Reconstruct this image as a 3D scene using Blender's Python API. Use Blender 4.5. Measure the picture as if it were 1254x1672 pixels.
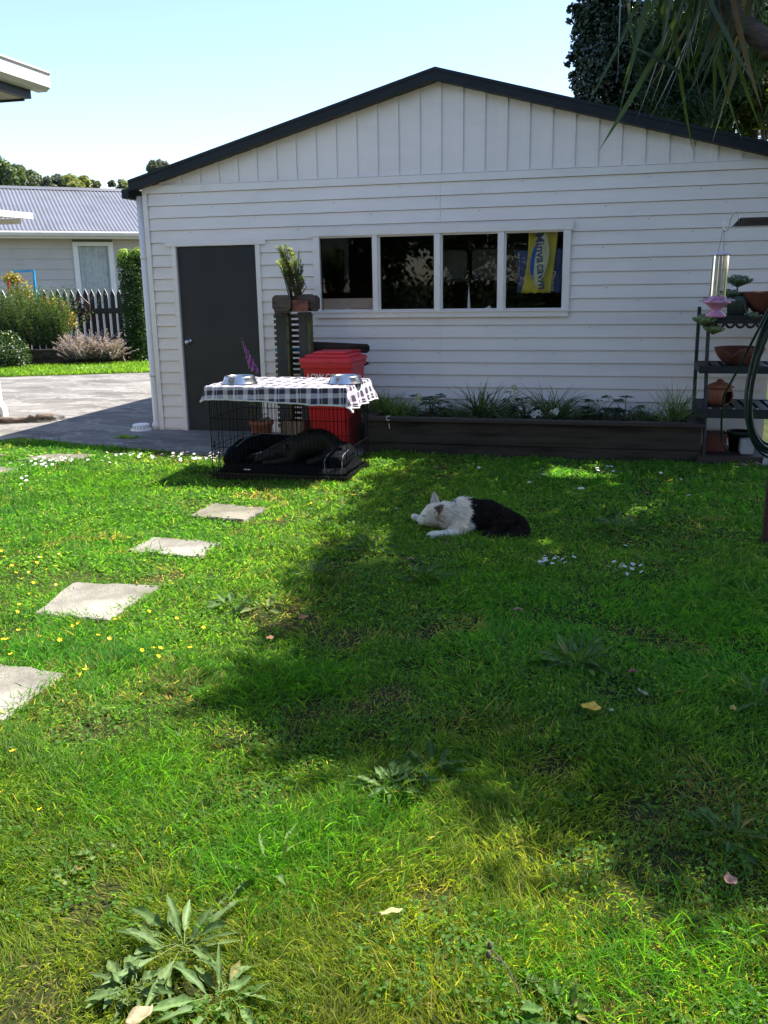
import bpy, bmesh, math, random
import numpy as np
from mathutils import Vector, Matrix, noise
R = math.radians
random.seed(7); RNG = np.random.default_rng(11)
for o in list(bpy.data.objects): bpy.data.objects.remove(o)
SC = bpy.context.scene
COL = SC.collection

# ------------------------------------------------------------ camera, sky, sun
PW, PH, FPX = 1254, 1672, 1486.4
PIT, YAW, ROL = R(14.237), R(-14.167), R(-0.917)
CAM = np.array([5.067, -9.572, 1.62])
FW = np.array([math.sin(YAW)*math.cos(PIT), math.cos(YAW)*math.cos(PIT), -math.sin(PIT)])
_r = np.array([math.cos(YAW), -math.sin(YAW), 0.0]); _u = np.cross(_r, FW)
RT = math.cos(ROL)*_r + math.sin(ROL)*_u
UP = -math.sin(ROL)*_r + math.cos(ROL)*_u
cd = bpy.data.cameras.new('camera'); cam = bpy.data.objects.new('camera', cd); COL.objects.link(cam)
cd.sensor_fit = 'VERTICAL'; cd.sensor_height = 36; cd.sensor_width = 27; cd.lens = FPX/PH*36
cd.clip_start = 0.05; cd.clip_end = 2000
cam.matrix_world = Matrix(((RT[0], UP[0], -FW[0], CAM[0]), (RT[1], UP[1], -FW[1], CAM[1]), (RT[2], UP[2], -FW[2], CAM[2]), (0, 0, 0, 1)))
SC.camera = cam
SUN = np.array([0.54, 0.38, 1.0]); SUN /= np.linalg.norm(SUN)
elev = math.asin(SUN[2]); azim = math.atan2(SUN[0], SUN[1])
w = bpy.data.worlds.new('World'); SC.world = w; w.use_nodes = True
nt = w.node_tree; nt.nodes.clear()
sky = nt.nodes.new('ShaderNodeTexSky'); sky.sky_type = 'NISHITA'; sky.sun_disc = False
sky.sun_elevation = elev; sky.sun_rotation = azim
sky.air_density = 1.0; sky.dust_density = 0.3; sky.ozone_density = 4.0; sky.altitude = 0
bg = nt.nodes.new('ShaderNodeBackground'); bg.inputs['Strength'].default_value = 0.12
wo = nt.nodes.new('ShaderNodeOutputWorld')
tn = nt.nodes.new('ShaderNodeMixRGB'); tn.blend_type = 'MULTIPLY'; tn.inputs[0].default_value = 1; tn.inputs[2].default_value = (1.08, 0.995, 0.98, 1)   # camera white balance of the daylight
nt.links.new(sky.outputs[0], tn.inputs[1]); nt.links.new(tn.outputs[0], bg.inputs[0]); nt.links.new(bg.outputs[0], wo.inputs[0])
sd = bpy.data.lights.new('sun', 'SUN'); sd.energy = 5.0; sd.angle = R(0.53); sd.color = (1.0, 0.95, 0.86)
so = bpy.data.objects.new('sun', sd); COL.objects.link(so)
so.rotation_euler = Vector(tuple(SUN)).to_track_quat('Z', 'Y').to_euler(); so.location = (10, 6, 20)
SC.view_settings.view_transform = 'Standard'; SC.view_settings.look = 'None'
SC.view_settings.exposure = 1.38; SC.view_settings.gamma = 1
SC.cycles.max_bounces = 8; SC.cycles.transparent_max_bounces = 16

def ray(x, y): return FW + RT*(x-PW/2)/FPX - UP*(y-PH/2)/FPX
GZ = -0.03                                            # level of the lawn soil
def G(x, y, z=GZ):                                    # a point on the ground seen at a place of the photograph
    d = ray(x, y); return CAM + d*(z-CAM[2])/d[2]
def PY(x, y, Y):
    d = ray(x, y); return CAM + d*(Y-CAM[1])/d[1]

# ------------------------------------------------------------ materials
MATS = {}
def newmat(name):
    m = bpy.data.materials.new(name); m.use_nodes = True; MATS[name] = m
    return m, m.node_tree, m.node_tree.nodes['Principled BSDF']
def N(t, kind, **kw):
    n = t.nodes.new(kind)
    for k, v in kw.items():
        if k.startswith('i_'): n.inputs[int(k[2:]) if k[2:].isdigit() else k[2:].replace('_', ' ')].default_value = v
        else: setattr(n, k, v)
    return n
def ramp(t, stops):
    n = t.nodes.new('ShaderNodeValToRGB'); cr = n.color_ramp
    while len(cr.elements) > 1: cr.elements.remove(cr.elements[0])
    cr.elements[0].position = stops[0][0]; cr.elements[0].color = (*stops[0][1], 1)
    for p, c in stops[1:]:
        e = cr.elements.new(p); e.color = (*c, 1)
    return n
def pmat(name, col, rough=0.6, var=0.12, scale=6, metal=0, spec=0.5, bump=0.0, bscale=60, stretch=(1, 1, 1), col2=None, detail=5):
    """painted / wooden / ceramic surface: two-scale mottling of colour, roughness variation, fine bump"""
    m, t, b = newmat(name)
    tc = N(t, 'ShaderNodeTexCoord'); mp = N(t, 'ShaderNodeMapping'); mp.inputs['Scale'].default_value = stretch
    t.links.new(tc.outputs['Object'], mp.inputs[0])
    n1 = N(t, 'ShaderNodeTexNoise', i_Scale=scale, i_Detail=detail, i_Roughness=0.6)
    t.links.new(mp.outputs[0], n1.inputs['Vector'])
    c2 = col2 or tuple(max(0, c*(1-2*var)) for c in col)
    c1 = tuple(min(1, c*(1+var)) for c in col)
    rp = ramp(t, [(0.3, c2), (0.5, col), (0.72, c1)])
    t.links.new(n1.outputs[0], rp.inputs[0]); t.links.new(rp.outputs[0], b.inputs['Base Color'])
    b.inputs['Roughness'].default_value = rough; b.inputs['Metallic'].default_value = metal
    b.inputs['Specular IOR Level'].default_value = spec
    if bump:
        n2 = N(t, 'ShaderNodeTexNoise', i_Scale=bscale, i_Detail=4)
        t.links.new(mp.outputs[0], n2.inputs['Vector'])
        bp = N(t, 'ShaderNodeBump', i_Strength=bump, i_Distance=0.01)
        t.links.new(n2.outputs[0], bp.inputs['Height']); t.links.new(bp.outputs[0], b.inputs['Normal'])
    return m
def leafmat(name, trans=0.4, rough=0.5, spec=0.35, tint=(1, 1, 1), back=1.6):
    """leaf: colour from the mesh's own colour attribute, light comes through it"""
    m, t, b = newmat(name)
    a = N(t, 'ShaderNodeAttribute', attribute_name='Col')
    mu = N(t, 'ShaderNodeMixRGB', blend_type='MULTIPLY'); mu.inputs[0].default_value = 1; mu.inputs[2].default_value = (*tint, 1)
    t.links.new(a.outputs[0], mu.inputs[1]); t.links.new(mu.outputs[0], b.inputs['Base Color'])
    b.inputs['Roughness'].default_value = rough; b.inputs['Specular IOR Level'].default_value = spec
    tr = N(t, 'ShaderNodeBsdfTranslucent')
    m2 = N(t, 'ShaderNodeMixRGB', blend_type='MULTIPLY'); m2.inputs[0].default_value = 1; m2.inputs[2].default_value = (back*1.05, back, back*0.4, 1)
    t.links.new(mu.outputs[0], m2.inputs[1]); t.links.new(m2.outputs[0], tr.inputs[0])
    mx = N(t, 'ShaderNodeMixShader'); mx.inputs[0].default_value = trans
    t.links.new(b.outputs[0], mx.inputs[1]); t.links.new(tr.outputs[0], mx.inputs[2])
    t.links.new(mx.outputs[0], t.nodes['Material Output'].inputs[0])
    return m
M_GRASS = leafmat('grass_leaf', 0.55, 0.55, 0.2, back=3.0)
M_LEAF = leafmat('leaf', 0.35, 0.45, 0.4)
M_GLOSS = leafmat('glossy_leaf', 0.12, 0.3, 0.55)
M_FUR = leafmat('fur', 0.15, 0.6, 0.2, back=1.0)
M_PETAL = leafmat('petal', 0.3, 0.6, 0.2, back=1.0)
M_WALL = pmat('weatherboard_paint', (0.88, 0.775, 0.695), 0.45, 0.035, 1.2, spec=0.4, bump=0.05, bscale=25, stretch=(1, 1, 3))
M_TRIM = pmat('trim_paint', (0.88, 0.785, 0.71), 0.4, 0.03, 3, spec=0.4)
M_DARKROOF = pmat('dark_fascia', (0.009, 0.011, 0.012), 0.5, 0.25, 3, spec=0.3, bump=0.05)
M_DOOR = pmat('door_paint', (0.024, 0.027, 0.028), 0.5, 0.15, 2.5, spec=0.35, bump=0.04, bscale=90)
M_CHROME = pmat('brushed_steel', (0.62, 0.61, 0.6), 0.22, 0.1, 20, metal=1)
M_WHITE = pmat('white_paint', (0.84, 0.79, 0.74), 0.4, 0.05, 5)
M_DWOOD = pmat('dark_stained_wood', (0.055, 0.042, 0.032), 0.85, 0.35, 5, spec=0.1, bump=0.3, bscale=30, stretch=(0.3, 3, 3))
M_COPE = pmat('brown_coping_wood', (0.045, 0.028, 0.024), 0.65, 0.25, 6, bump=0.3, bscale=30, stretch=(0.3, 3, 3))
M_STANDW = pmat('grey_green_wood', (0.045, 0.048, 0.042), 0.75, 0.3, 8, bump=0.3, bscale=30, stretch=(3, 3, 0.4), col2=(0.03, 0.034, 0.02))
M_MOSSW = pmat('mossy_wood', (0.10, 0.10, 0.035), 0.8, 0.35, 12, bump=0.4, bscale=40)
M_BOXW = pmat('weathered_box_wood', (0.085, 0.062, 0.048), 0.8, 0.35, 12, bump=0.4, bscale=40, stretch=(0.4, 2, 2))
M_REDW = pmat('red_brown_stained_wood', (0.17, 0.055, 0.03), 0.7, 0.5, 14, bump=0.4, bscale=40, stretch=(0.6, 2, 2), col2=(0.03, 0.02, 0.015))
M_PALEW = pmat('pale_timber', (0.20, 0.13, 0.085), 0.7, 0.3, 10, bump=0.3, bscale=40, stretch=(3, 3, 0.4))
M_SLAT = pmat('olive_slat', (0.10, 0.088, 0.05), 0.8, 0.35, 14, bump=0.3)
M_BLUE = pmat('blue_paint', (0.02, 0.30, 0.55), 0.5, 0.15, 8)
M_SOIL = pmat('garden_soil', (0.03, 0.02, 0.013), 0.95, 0.4, 25, bump=1.0, bscale=60)
M_RED = pmat('red_plastic', (0.62, 0.010, 0.018), 0.38, 0.08, 5, spec=0.45)
M_RED2 = pmat('red_plastic_lid', (0.72, 0.028, 0.055), 0.42, 0.1, 7, spec=0.45)
M_BLACKP = pmat('black_plastic', (0.012, 0.012, 0.012), 0.45, 0.2, 8)
M_WIRE = pmat('black_wire', (0.005, 0.005, 0.005), 0.6, 0.2, 8, spec=0.1)
M_TERRA = pmat('terracotta', (0.25, 0.075, 0.035), 0.8, 0.2, 12, bump=0.15, bscale=70)
M_TERRA2 = pmat('weathered_terracotta', (0.15, 0.042, 0.024), 0.85, 0.3, 9, bump=0.2, bscale=50, col2=(0.07, 0.03, 0.02))
M_BEDF = pmat('black_bed_fabric', (0.008, 0.009, 0.012), 0.95, 0.3, 20, spec=0.1, bump=0.5, bscale=150)
M_PIPE = pmat('pale_blue_piping', (0.20, 0.25, 0.31), 0.6, 0.1, 30)
M_BLACKFUR = pmat('black_dog_coat', (0.006, 0.0055, 0.005), 0.55, 0.3, 25, bump=0.6, bscale=120)
M_GALV = pmat('green_glazed_pot', (0.05, 0.065, 0.05), 0.5, 0.3, 10)
M_BLOCK = pmat('pale_block', (0.45, 0.44, 0.42), 0.85, 0.15, 14, bump=0.3)
M_RACK = pmat('rack_dark_metal', (0.014, 0.015, 0.015), 0.6, 0.3, 8, bump=0.1)
M_HOSE = pmat('green_hose', (0.008, 0.03, 0.022), 0.35, 0.2, 12, spec=0.5)
M_POST = pmat('red_brown_post_paint', (0.075, 0.022, 0.02), 0.6, 0.25, 9, bump=0.25, bscale=35, stretch=(3, 3, 0.4))
M_BEAM = pmat('weathered_beam', (0.085, 0.055, 0.04), 0.8, 0.4, 9, bump=0.4, bscale=35, stretch=(0.5, 3, 3))
M_PINK = pmat('pink_plastic', (0.62, 0.25, 0.40), 0.35, 0.08, 12)
M_LILAC = pmat('pale_lilac_plastic', (0.62, 0.52, 0.58), 0.4, 0.08, 12)
M_BARK = pmat('bark', (0.055, 0.042, 0.032), 0.9, 0.4, 7, bump=1.0, bscale=25, stretch=(2, 2, 0.5))
M_CABT = pmat('cabbage_tree_bark', (0.11, 0.075, 0.055), 0.9, 0.35, 9, bump=1.0, bscale=30, stretch=(1, 1, 3))
M_FENCE = pmat('dark_brown_fence_paint', (0.03, 0.024, 0.02), 0.75, 0.3, 7, bump=0.3, bscale=40, stretch=(3, 3, 0.5))
M_NWALL = pmat('neighbour_wall_paint', (0.52, 0.465, 0.415), 0.6, 0.04, 2)
M_NWHITE = pmat('neighbour_trim_paint', (0.80, 0.74, 0.69), 0.45, 0.04, 4)
M_NROOF = pmat('galvanised_roof', (0.135, 0.14, 0.165), 0.5, 0.1, 1.5, metal=0.0, spec=0.5)
M_CURT = pmat('net_curtain', (0.72, 0.68, 0.66), 0.9, 0.1, 8)
M_NAVY = pmat('navy_fascia_paint', (0.02, 0.024, 0.034), 0.45, 0.1, 4)
M_CARD = pmat('cardboard', (0.52, 0.34, 0.25), 0.85, 0.12, 8, col2=(0.5, 0.38, 0.33))
M_INT = pmat('garage_lining', (0.10, 0.095, 0.09), 0.8, 0.15, 2)
M_GREY = pmat('grey_storage_tub', (0.15, 0.155, 0.16), 0.6, 0.15, 5)
M_YEL = pmat('yellow_cloth', (0.62, 0.45, 0.06), 0.8, 0.12, 5, col2=(0.62, 0.45, 0.04))
M_CBLUE = pmat('blue_print', (0.03, 0.10, 0.45), 0.8, 0.2, 9)
M_CNAVY = pmat('navy_cloth', (0.07, 0.085, 0.18), 0.8, 0.12, 5)
M_CREAM = pmat('cream_print', (0.62, 0.55, 0.33), 0.8, 0.1, 9)
M_DEAD = pmat('brown_twigs', (0.07, 0.045, 0.03), 0.9, 0.3, 30)
M_LOG = pmat('crumbling_log', (0.13, 0.095, 0.07), 0.95, 0.5, 12, bump=1.0, bscale=40, stretch=(0.6, 2, 2))
M_CANO = pmat('pale_canopy_sheet', (0.62, 0.60, 0.54), 0.5, 0.06, 5)

def concrete(name, base, dark, pale, stretch=(1, 1, 1)):
    m, t, b = newmat(name)
    tc = N(t, 'ShaderNodeTexCoord'); mp = N(t, 'ShaderNodeMapping'); mp.inputs['Scale'].default_value = stretch; mp.inputs['Rotation'].default_value = (0, 0, R(-20)); t.links.new(tc.outputs['Object'], mp.inputs[0])
    n1 = N(t, 'ShaderNodeTexNoise', i_Scale=1.1, i_Detail=10, i_Roughness=0.7)
    n2 = N(t, 'ShaderNodeTexNoise', i_Scale=9, i_Detail=8, i_Roughness=0.7)
    n3 = N(t, 'ShaderNodeTexNoise', i_Scale=140, i_Detail=3)
    t.links.new(mp.outputs[0], n1.inputs['Vector'])
    for n in (n2, n3): t.links.new(tc.outputs['Object'], n.inputs['Vector'])
    r1 = ramp(t, [(0.38, dark), (0.5, base), (0.62, pale)]); t.links.new(n1.outputs[0], r1.inputs[0])
    r2 = ramp(t, [(0.3, (0.68, 0.66, 0.65)), (0.5, (0.92, 0.92, 0.92)), (0.72, (1.1, 1.09, 1.07))]); t.links.new(n2.outputs[0], r2.inputs[0])
    mx = N(t, 'ShaderNodeMixRGB', blend_type='MULTIPLY'); mx.inputs[0].default_value = 0.9
    t.links.new(r1.outputs[0], mx.inputs[1]); t.links.new(r2.outputs[0], mx.inputs[2])
    if stretch != (1, 1, 1):                           # pale efflorescence along hairline cracks
        n4 = N(t, 'ShaderNodeTexNoise', i_Scale=0.55, i_Detail=7, i_Roughness=0.62); t.links.new(mp.outputs[0], n4.inputs['Vector'])
        r4 = ramp(t, [(0.485, (0, 0, 0)), (0.5, (1, 1, 1)), (0.515, (0, 0, 0))]); t.links.new(n4.outputs[0], r4.inputs[0])
        m4 = N(t, 'ShaderNodeMixRGB'); m4.inputs[2].default_value = (0.42, 0.40, 0.37, 1); ml4 = N(t, 'ShaderNodeMath', operation='MULTIPLY'); t.links.new(r4.outputs[0], ml4.inputs[0]); t.links.new(n2.outputs[0], ml4.inputs[1])
        t.links.new(ml4.outputs[0], m4.inputs[0]); t.links.new(mx.outputs[0], m4.inputs[1]); mx = m4
    r3 = ramp(t, [(0.3, (0.7, 0.7, 0.7)), (0.6, (1.1, 1.1, 1.1))]); t.links.new(n3.outputs[0], r3.inputs[0])
    m3 = N(t, 'ShaderNodeMixRGB', blend_type='MULTIPLY'); m3.inputs[0].default_value = 0.8
    t.links.new(mx.outputs[0], m3.inputs[1]); t.links.new(r3.outputs[0], m3.inputs[2])
    t.links.new(m3.outputs[0], b.inputs['Base Color']); b.inputs['Roughness'].default_value = 0.9
    ad = N(t, 'ShaderNodeMath', operation='ADD'); t.links.new(n2.outputs[0], ad.inputs[0]); t.links.new(n3.outputs[0], ad.inputs[1])
    bp = N(t, 'ShaderNodeBump', i_Strength=0.5, i_Distance=0.01); t.links.new(ad.outputs[0], bp.inputs['Height']); t.links.new(bp.outputs[0], b.inputs['Normal'])
    return m
M_CONC = concrete('driveway_concrete', (0.19, 0.176, 0.16), (0.12, 0.11, 0.10), (0.28, 0.262, 0.24), (0.8, 1.5, 1))
M_PAVE = concrete('paver_concrete', (0.27, 0.25, 0.21), (0.17, 0.155, 0.125), (0.36, 0.335, 0.285))
M_PAVE2 = concrete('old_paver_concrete', (0.21, 0.19, 0.14), (0.13, 0.125, 0.08), (0.28, 0.255, 0.20))

def gmat():                                            # lawn soil with thatch
    m, t, b = newmat('lawn_soil')
    tc = N(t, 'ShaderNodeTexCoord')
    n1 = N(t, 'ShaderNodeTexNoise', i_Scale=2.0, i_Detail=8, i_Roughness=0.7); n2 = N(t, 'ShaderNodeTexNoise', i_Scale=60, i_Detail=6, i_Roughness=0.75)
    for n in (n1, n2): t.links.new(tc.outputs['Object'], n.inputs['Vector'])
    r1 = ramp(t, [(0.38, (0.035, 0.055, 0.014)), (0.56, (0.065, 0.075, 0.024)), (0.74, (0.13, 0.105, 0.045))]); t.links.new(n1.outputs[0], r1.inputs[0])
    r2 = ramp(t, [(0.35, (0.35, 0.35, 0.35)), (0.65, (1.3, 1.3, 1.3))]); t.links.new(n2.outputs[0], r2.inputs[0])
    mx = N(t, 'ShaderNodeMixRGB', blend_type='MULTIPLY'); mx.inputs[0].default_value = 1
    t.links.new(r1.outputs[0], mx.inputs[1]); t.links.new(r2.outputs[0], mx.inputs[2])
    t.links.new(mx.outputs[0], b.inputs['Base Color']); b.inputs['Roughness'].default_value = 0.95; b.inputs['Specular IOR Level'].default_value = 0.1
    bp = N(t, 'ShaderNodeBump', i_Strength=1.0, i_Distance=0.02); t.links.new(n2.outputs[0], bp.inputs['Height']); t.links.new(bp.outputs[0], b.inputs['Normal'])
    return m
M_GROUND = gmat()
def glassmat(name, refl=1.0, tint=(0.9, 0.93, 0.92), rough=0.01, ior=1.5):
    m, t, b = newmat(name); t.nodes.remove(b)
    tr = N(t, 'ShaderNodeBsdfTransparent'); tr.inputs[0].default_value = (*tint, 1)
    gl = N(t, 'ShaderNodeBsdfGlossy', i_Roughness=rough); fr = N(t, 'ShaderNodeFresnel', i_IOR=ior)
    mu = N(t, 'ShaderNodeMath', operation='MULTIPLY'); mu.inputs[1].default_value = refl; t.links.new(fr.outputs[0], mu.inputs[0])
    mx = N(t, 'ShaderNodeMixShader'); t.links.new(mu.outputs[0], mx.inputs[0]); t.links.new(tr.outputs[0], mx.inputs[1]); t.links.new(gl.outputs[0], mx.inputs[2])
    t.links.new(mx.outputs[0], t.nodes['Material Output'].inputs[0]); return m
M_GLASS = glassmat('window_glass', 0.45, (0.95, 0.97, 0.96))
M_TUBE = glassmat('feeder_clear_tube', 1.2, (0.78, 0.79, 0.77), 0.08)
def ginghammat():
    m, t, b = newmat('gingham_fabric')
    uv = N(t, 'ShaderNodeUVMap', uv_map='UVMap'); sp = N(t, 'ShaderNodeSeparateXYZ'); t.links.new(uv.outputs[0], sp.inputs[0])
    outs = []
    for ax in (0, 1):                                  # a wide and a narrow dark stripe in each repeat
        a = N(t, 'ShaderNodeMath', operation='FRACT'); ml = N(t, 'ShaderNodeMath', operation='MULTIPLY'); ml.inputs[1].default_value = 1/0.185
        t.links.new(sp.outputs[ax], ml.inputs[0]); t.links.new(ml.outputs[0], a.inputs[0])
        rs = ramp(t, [(0, (1, 1, 1)), (0.27, (0, 0, 0)), (0.5, (1, 1, 1)), (0.78, (0, 0, 0)), (0.88, (1, 1, 1)), (0.97, (0, 0, 0))] if ax == 0 else [(0, (1, 1, 1)), (0.28, (0, 0, 0)), (0.5, (1, 1, 1)), (0.72, (0, 0, 0))]); rs.color_ramp.interpolation = 'CONSTANT'
        t.links.new(a.outputs[0], rs.inputs[0]); outs.append(rs)
    ad = N(t, 'ShaderNodeMath', operation='ADD'); t.links.new(outs[0].outputs[0], ad.inputs[0]); t.links.new(outs[1].outputs[0], ad.inputs[1])
    hf = N(t, 'ShaderNodeMath', operation='MULTIPLY'); hf.inputs[1].default_value = 0.5; t.links.new(ad.outputs[0], hf.inputs[0])
    rp = ramp(t, [(0, (0.60, 0.58, 0.61)), (0.25, (0.36, 0.33, 0.39)), (0.75, (0.035, 0.028, 0.045))]); rp.color_ramp.interpolation = 'CONSTANT'
    t.links.new(hf.outputs[0], rp.inputs[0]); t.links.new(rp.outputs[0], b.inputs['Base Color']); b.inputs['Roughness'].default_value = 0.85
    n = N(t, 'ShaderNodeTexNoise', i_Scale=300); bp = N(t, 'ShaderNodeBump', i_Strength=0.3, i_Distance=0.003)
    t.links.new(n.outputs[0], bp.inputs['Height']); t.links.new(bp.outputs[0], b.inputs['Normal'])
    return m
M_GING = ginghammat()

# ------------------------------------------------------------ building helpers
ORG = {}
def tag(o, label=None, cat=None, group=None, kind=None):
    for k, v in (('label', label), ('category', cat), ('group', group), ('kind', kind)):
        if v: o[k] = v
    return o
def empty(name, loc, label, cat, group=None):
    o = bpy.data.objects.new(name, None); COL.objects.link(o); o.location = loc; o.empty_display_size = 0.1
    ORG[o.name] = np.array(loc, float); return tag(o, label, cat, group)
def finish(name, me, mats, parent, origin, smooth):
    for m in (mats if isinstance(mats, (list, tuple)) else [mats]): me.materials.append(m)
    if smooth: me.polygons.foreach_set('use_smooth', [True]*len(me.polygons))
    o = bpy.data.objects.new(name, me); COL.objects.link(o)
    if parent is not None:
        o.parent = parent; ORG[o.name] = ORG[parent.name]
        if parent.type == 'MESH' and parent.parent is None: pass
    else:
        o.location = origin; ORG[o.name] = np.array(origin, float)
    return o
def raw(name, V, F, mats, parent=None, origin=(0, 0, 0), smooth=False, mi=None, col=None, uv=None):
    V = np.asarray(V, float); off = ORG[parent.name] if parent is not None else np.array(origin, float)
    me = bpy.data.meshes.new(name); me.from_pydata((V-off).tolist(), [], F if isinstance(F, list) else F.tolist())
    if mi is not None: me.polygons.foreach_set('material_index', mi)
    if col is not None:
        a = me.color_attributes.new('Col', 'FLOAT_COLOR', 'POINT'); a.data.foreach_set('color', np.concatenate([col, np.ones((len(col), 1))], 1).astype(np.float32).ravel())
    if uv is not None:
        l = me.uv_layers.new(name='UVMap'); vi = np.zeros(len(me.loops), np.int32); me.loops.foreach_get('vertex_index', vi)
        l.data.foreach_set('uv', np.asarray(uv)[vi].astype(np.float32).ravel())
    me.update()
    return finish(name, me, mats, parent, origin, smooth)
class MB:
    def __init__(s): s.V = []; s.F = []; s.I = []
    def add(s, V, F, mi=0):
        n = len(s.V); s.V += [tuple(v) for v in V]; s.F += [tuple(i+n for i in f) for f in F]; s.I += [mi]*len(F); return s
    def box(s, x0, x1, y0, y1, z0, z1, mi=0, M=None, bev=0):
        if bev:
            bm = bmesh.new(); bmesh.ops.create_cube(bm, size=1)
            for v in bm.verts: v.co = Vector(((x0+x1)/2+v.co.x*(x1-x0), (y0+y1)/2+v.co.y*(y1-y0), (z0+z1)/2+v.co.z*(z1-z0)))
            bmesh.ops.bevel(bm, geom=bm.edges[:], offset=bev, segments=2, affect='EDGES')
            V = [v.co.copy() for v in bm.verts]; F = [[v.index for v in f.verts] for f in bm.faces]; bm.free()
        else:
            V = [Vector((x, y, z)) for z in (z0, z1) for y in (y0, y1) for x in (x0, x1)]
            F = [(0, 2, 3, 1), (4, 5, 7, 6), (0, 1, 5, 4), (2, 6, 7, 3), (0, 4, 6, 2), (1, 3, 7, 5)]
        if M is not None: V = [M @ v for v in V]
        return s.add(V, F, mi)
    def prism(s, pts, d, mi=0):                        # polygon pts (3d, planar) extruded by vector d
        n = len(pts); V = [Vector(p) for p in pts]+[Vector(p)+Vector(d) for p in pts]
        F = [tuple(range(n))[::-1], tuple(range(n, 2*n))]+[(i, (i+1) % n, n+(i+1) % n, n+i) for i in range(n)]
        return s.add(V, F, mi)
    def tube(s, P, r, n=8, mi=0, cap=True, closed=False):
        P = [Vector(p) for p in P]; rs = r if isinstance(r, (list, tuple, np.ndarray)) else [r]*len(P)
        V = []; up = Vector((0.13, 0.27, 0.95)); prev = None
        for i, p in enumerate(P):
            if closed: t = (P[(i+1) % len(P)]-P[i-1])
            else: t = (P[min(i+1, len(P)-1)]-P[max(i-1, 0)])
            t.normalize()
            a = (prev if prev else t.orthogonal()); a = (a-t*a.dot(t)).normalized(); prev = a; b = t.cross(a)
            V += [p+(a*math.cos(2*math.pi*k/n)+b*math.sin(2*math.pi*k/n))*rs[i] for k in range(n)]
        F = []
        L = len(P)
        for i in range(L if closed else L-1):
            j = (i+1) % L
            F += [(i*n+k, i*n+(k+1) % n, j*n+(k+1) % n, j*n+k) for k in range(n)]
        if cap and not closed: F += [tuple(range(n))[::-1], tuple(range((L-1)*n, L*n))]
        return s.add(V, F, mi)
    def lathe(s, prof, c=(0, 0, 0), n=24, mi=0, sy=1.0, M=None, wob=0):
        V = []; m = len(prof)
        for k in range(n):
            a = 2*math.pi*k/n
            q = 1+wob*math.sin(3*a+1)
            for (r, z) in prof: V.append(Vector((r*q*math.cos(a), r*q*sy*math.sin(a), z)))
        if M is not None: V = [M @ v for v in V]
        V = [v+Vector(c) for v in V]
        F = [(k*m+i, ((k+1) % n)*m+i, ((k+1) % n)*m+i+1, k*m+i+1) for k in range(n) for i in range(m-1)]
        return s.add(V, F, mi)
    def build(s, name, mats, parent=None, origin=(0, 0, 0), smooth=False):
        return raw(name, s.V, s.F, mats, parent, origin, smooth, mi=s.I)
def autosmooth(o, ang=35):
    me = o.data; bm = bmesh.new(); bm.from_mesh(me)
    for e in bm.edges:
        if len(e.link_faces) == 2 and e.calc_face_angle(0) > R(ang): e.smooth = False
    for f in bm.faces: f.smooth = True
    bm.to_mesh(me); bm.free(); return o
def text_mesh(body, size, ext=0.001, shear=0, bold=0.0):
    c = bpy.data.curves.new('t', 'FONT'); c.body = body; c.size = size; c.extrude = ext; c.align_x = 'CENTER'; c.align_y = 'CENTER'; c.shear = shear; c.offset = bold
    o = bpy.data.objects.new('t', c); COL.objects.link(o); bpy.context.view_layer.update()
    me = bpy.data.meshes.new_from_object(o.evaluated_get(bpy.context.evaluated_depsgraph_get()))
    V = np.zeros(len(me.vertices)*3); me.vertices.foreach_get('co', V); V = V.reshape(-1, 3); F = [tuple(p.vertices) for p in me.polygons]
    bpy.data.objects.remove(o); bpy.data.meshes.remove(me); return V, F
def vnoise(x, y, sc, seed=0):
    """smooth value noise on numpy arrays, 0..1"""
    g = np.random.default_rng(seed).random((64, 64)); x = x/sc+17.3; y = y/sc+9.1
    xi = np.floor(x).astype(int); yi = np.floor(y).astype(int); fx = x-xi; fy = y-yi; fx = fx*fx*(3-2*fx); fy = fy*fy*(3-2*fy)
    a = g[xi % 64, yi % 64]; b = g[(xi+1) % 64, yi % 64]; c = g[xi % 64, (yi+1) % 64]; d = g[(xi+1) % 64, (yi+1) % 64]
    return (a*(1-fx)+b*fx)*(1-fy)+(c*(1-fx)+d*fx)*fy
def unit(a): return a/np.maximum(np.linalg.norm(a, axis=-1, keepdims=True), 1e-9)
def fastmesh(name, V, F4, F3, col, mats, parent=None, origin=(0, 0, 0)):
    """big mesh from numpy arrays of quads and triangles"""
    off = ORG[parent.name] if parent is not None else np.array(origin, float)
    me = bpy.data.meshes.new(name); V = (V-off).astype(np.float32)
    me.vertices.add(len(V)); me.vertices.foreach_set('co', V.ravel())
    n4 = 0 if F4 is None else len(F4); n3 = 0 if F3 is None else len(F3)
    idx = np.concatenate([F4.ravel() if n4 else np.zeros(0, int), F3.ravel() if n3 else np.zeros(0, int)]).astype(np.int32)
    me.loops.add(len(idx)); me.loops.foreach_set('vertex_index', idx)
    st = np.concatenate([np.arange(n4)*4, n4*4+np.arange(n3)*3]).astype(np.int32)
    me.polygons.add(n4+n3); me.polygons.foreach_set('loop_start', st)
    me.update(calc_edges=True); me.validate()
    a = me.color_attributes.new('Col', 'FLOAT_COLOR', 'POINT')
    a.data.foreach_set('color', np.concatenate([col, np.ones((len(col), 1))], 1).astype(np.float32).ravel())
    return finish(name, me, mats, parent, origin, False)
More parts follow.
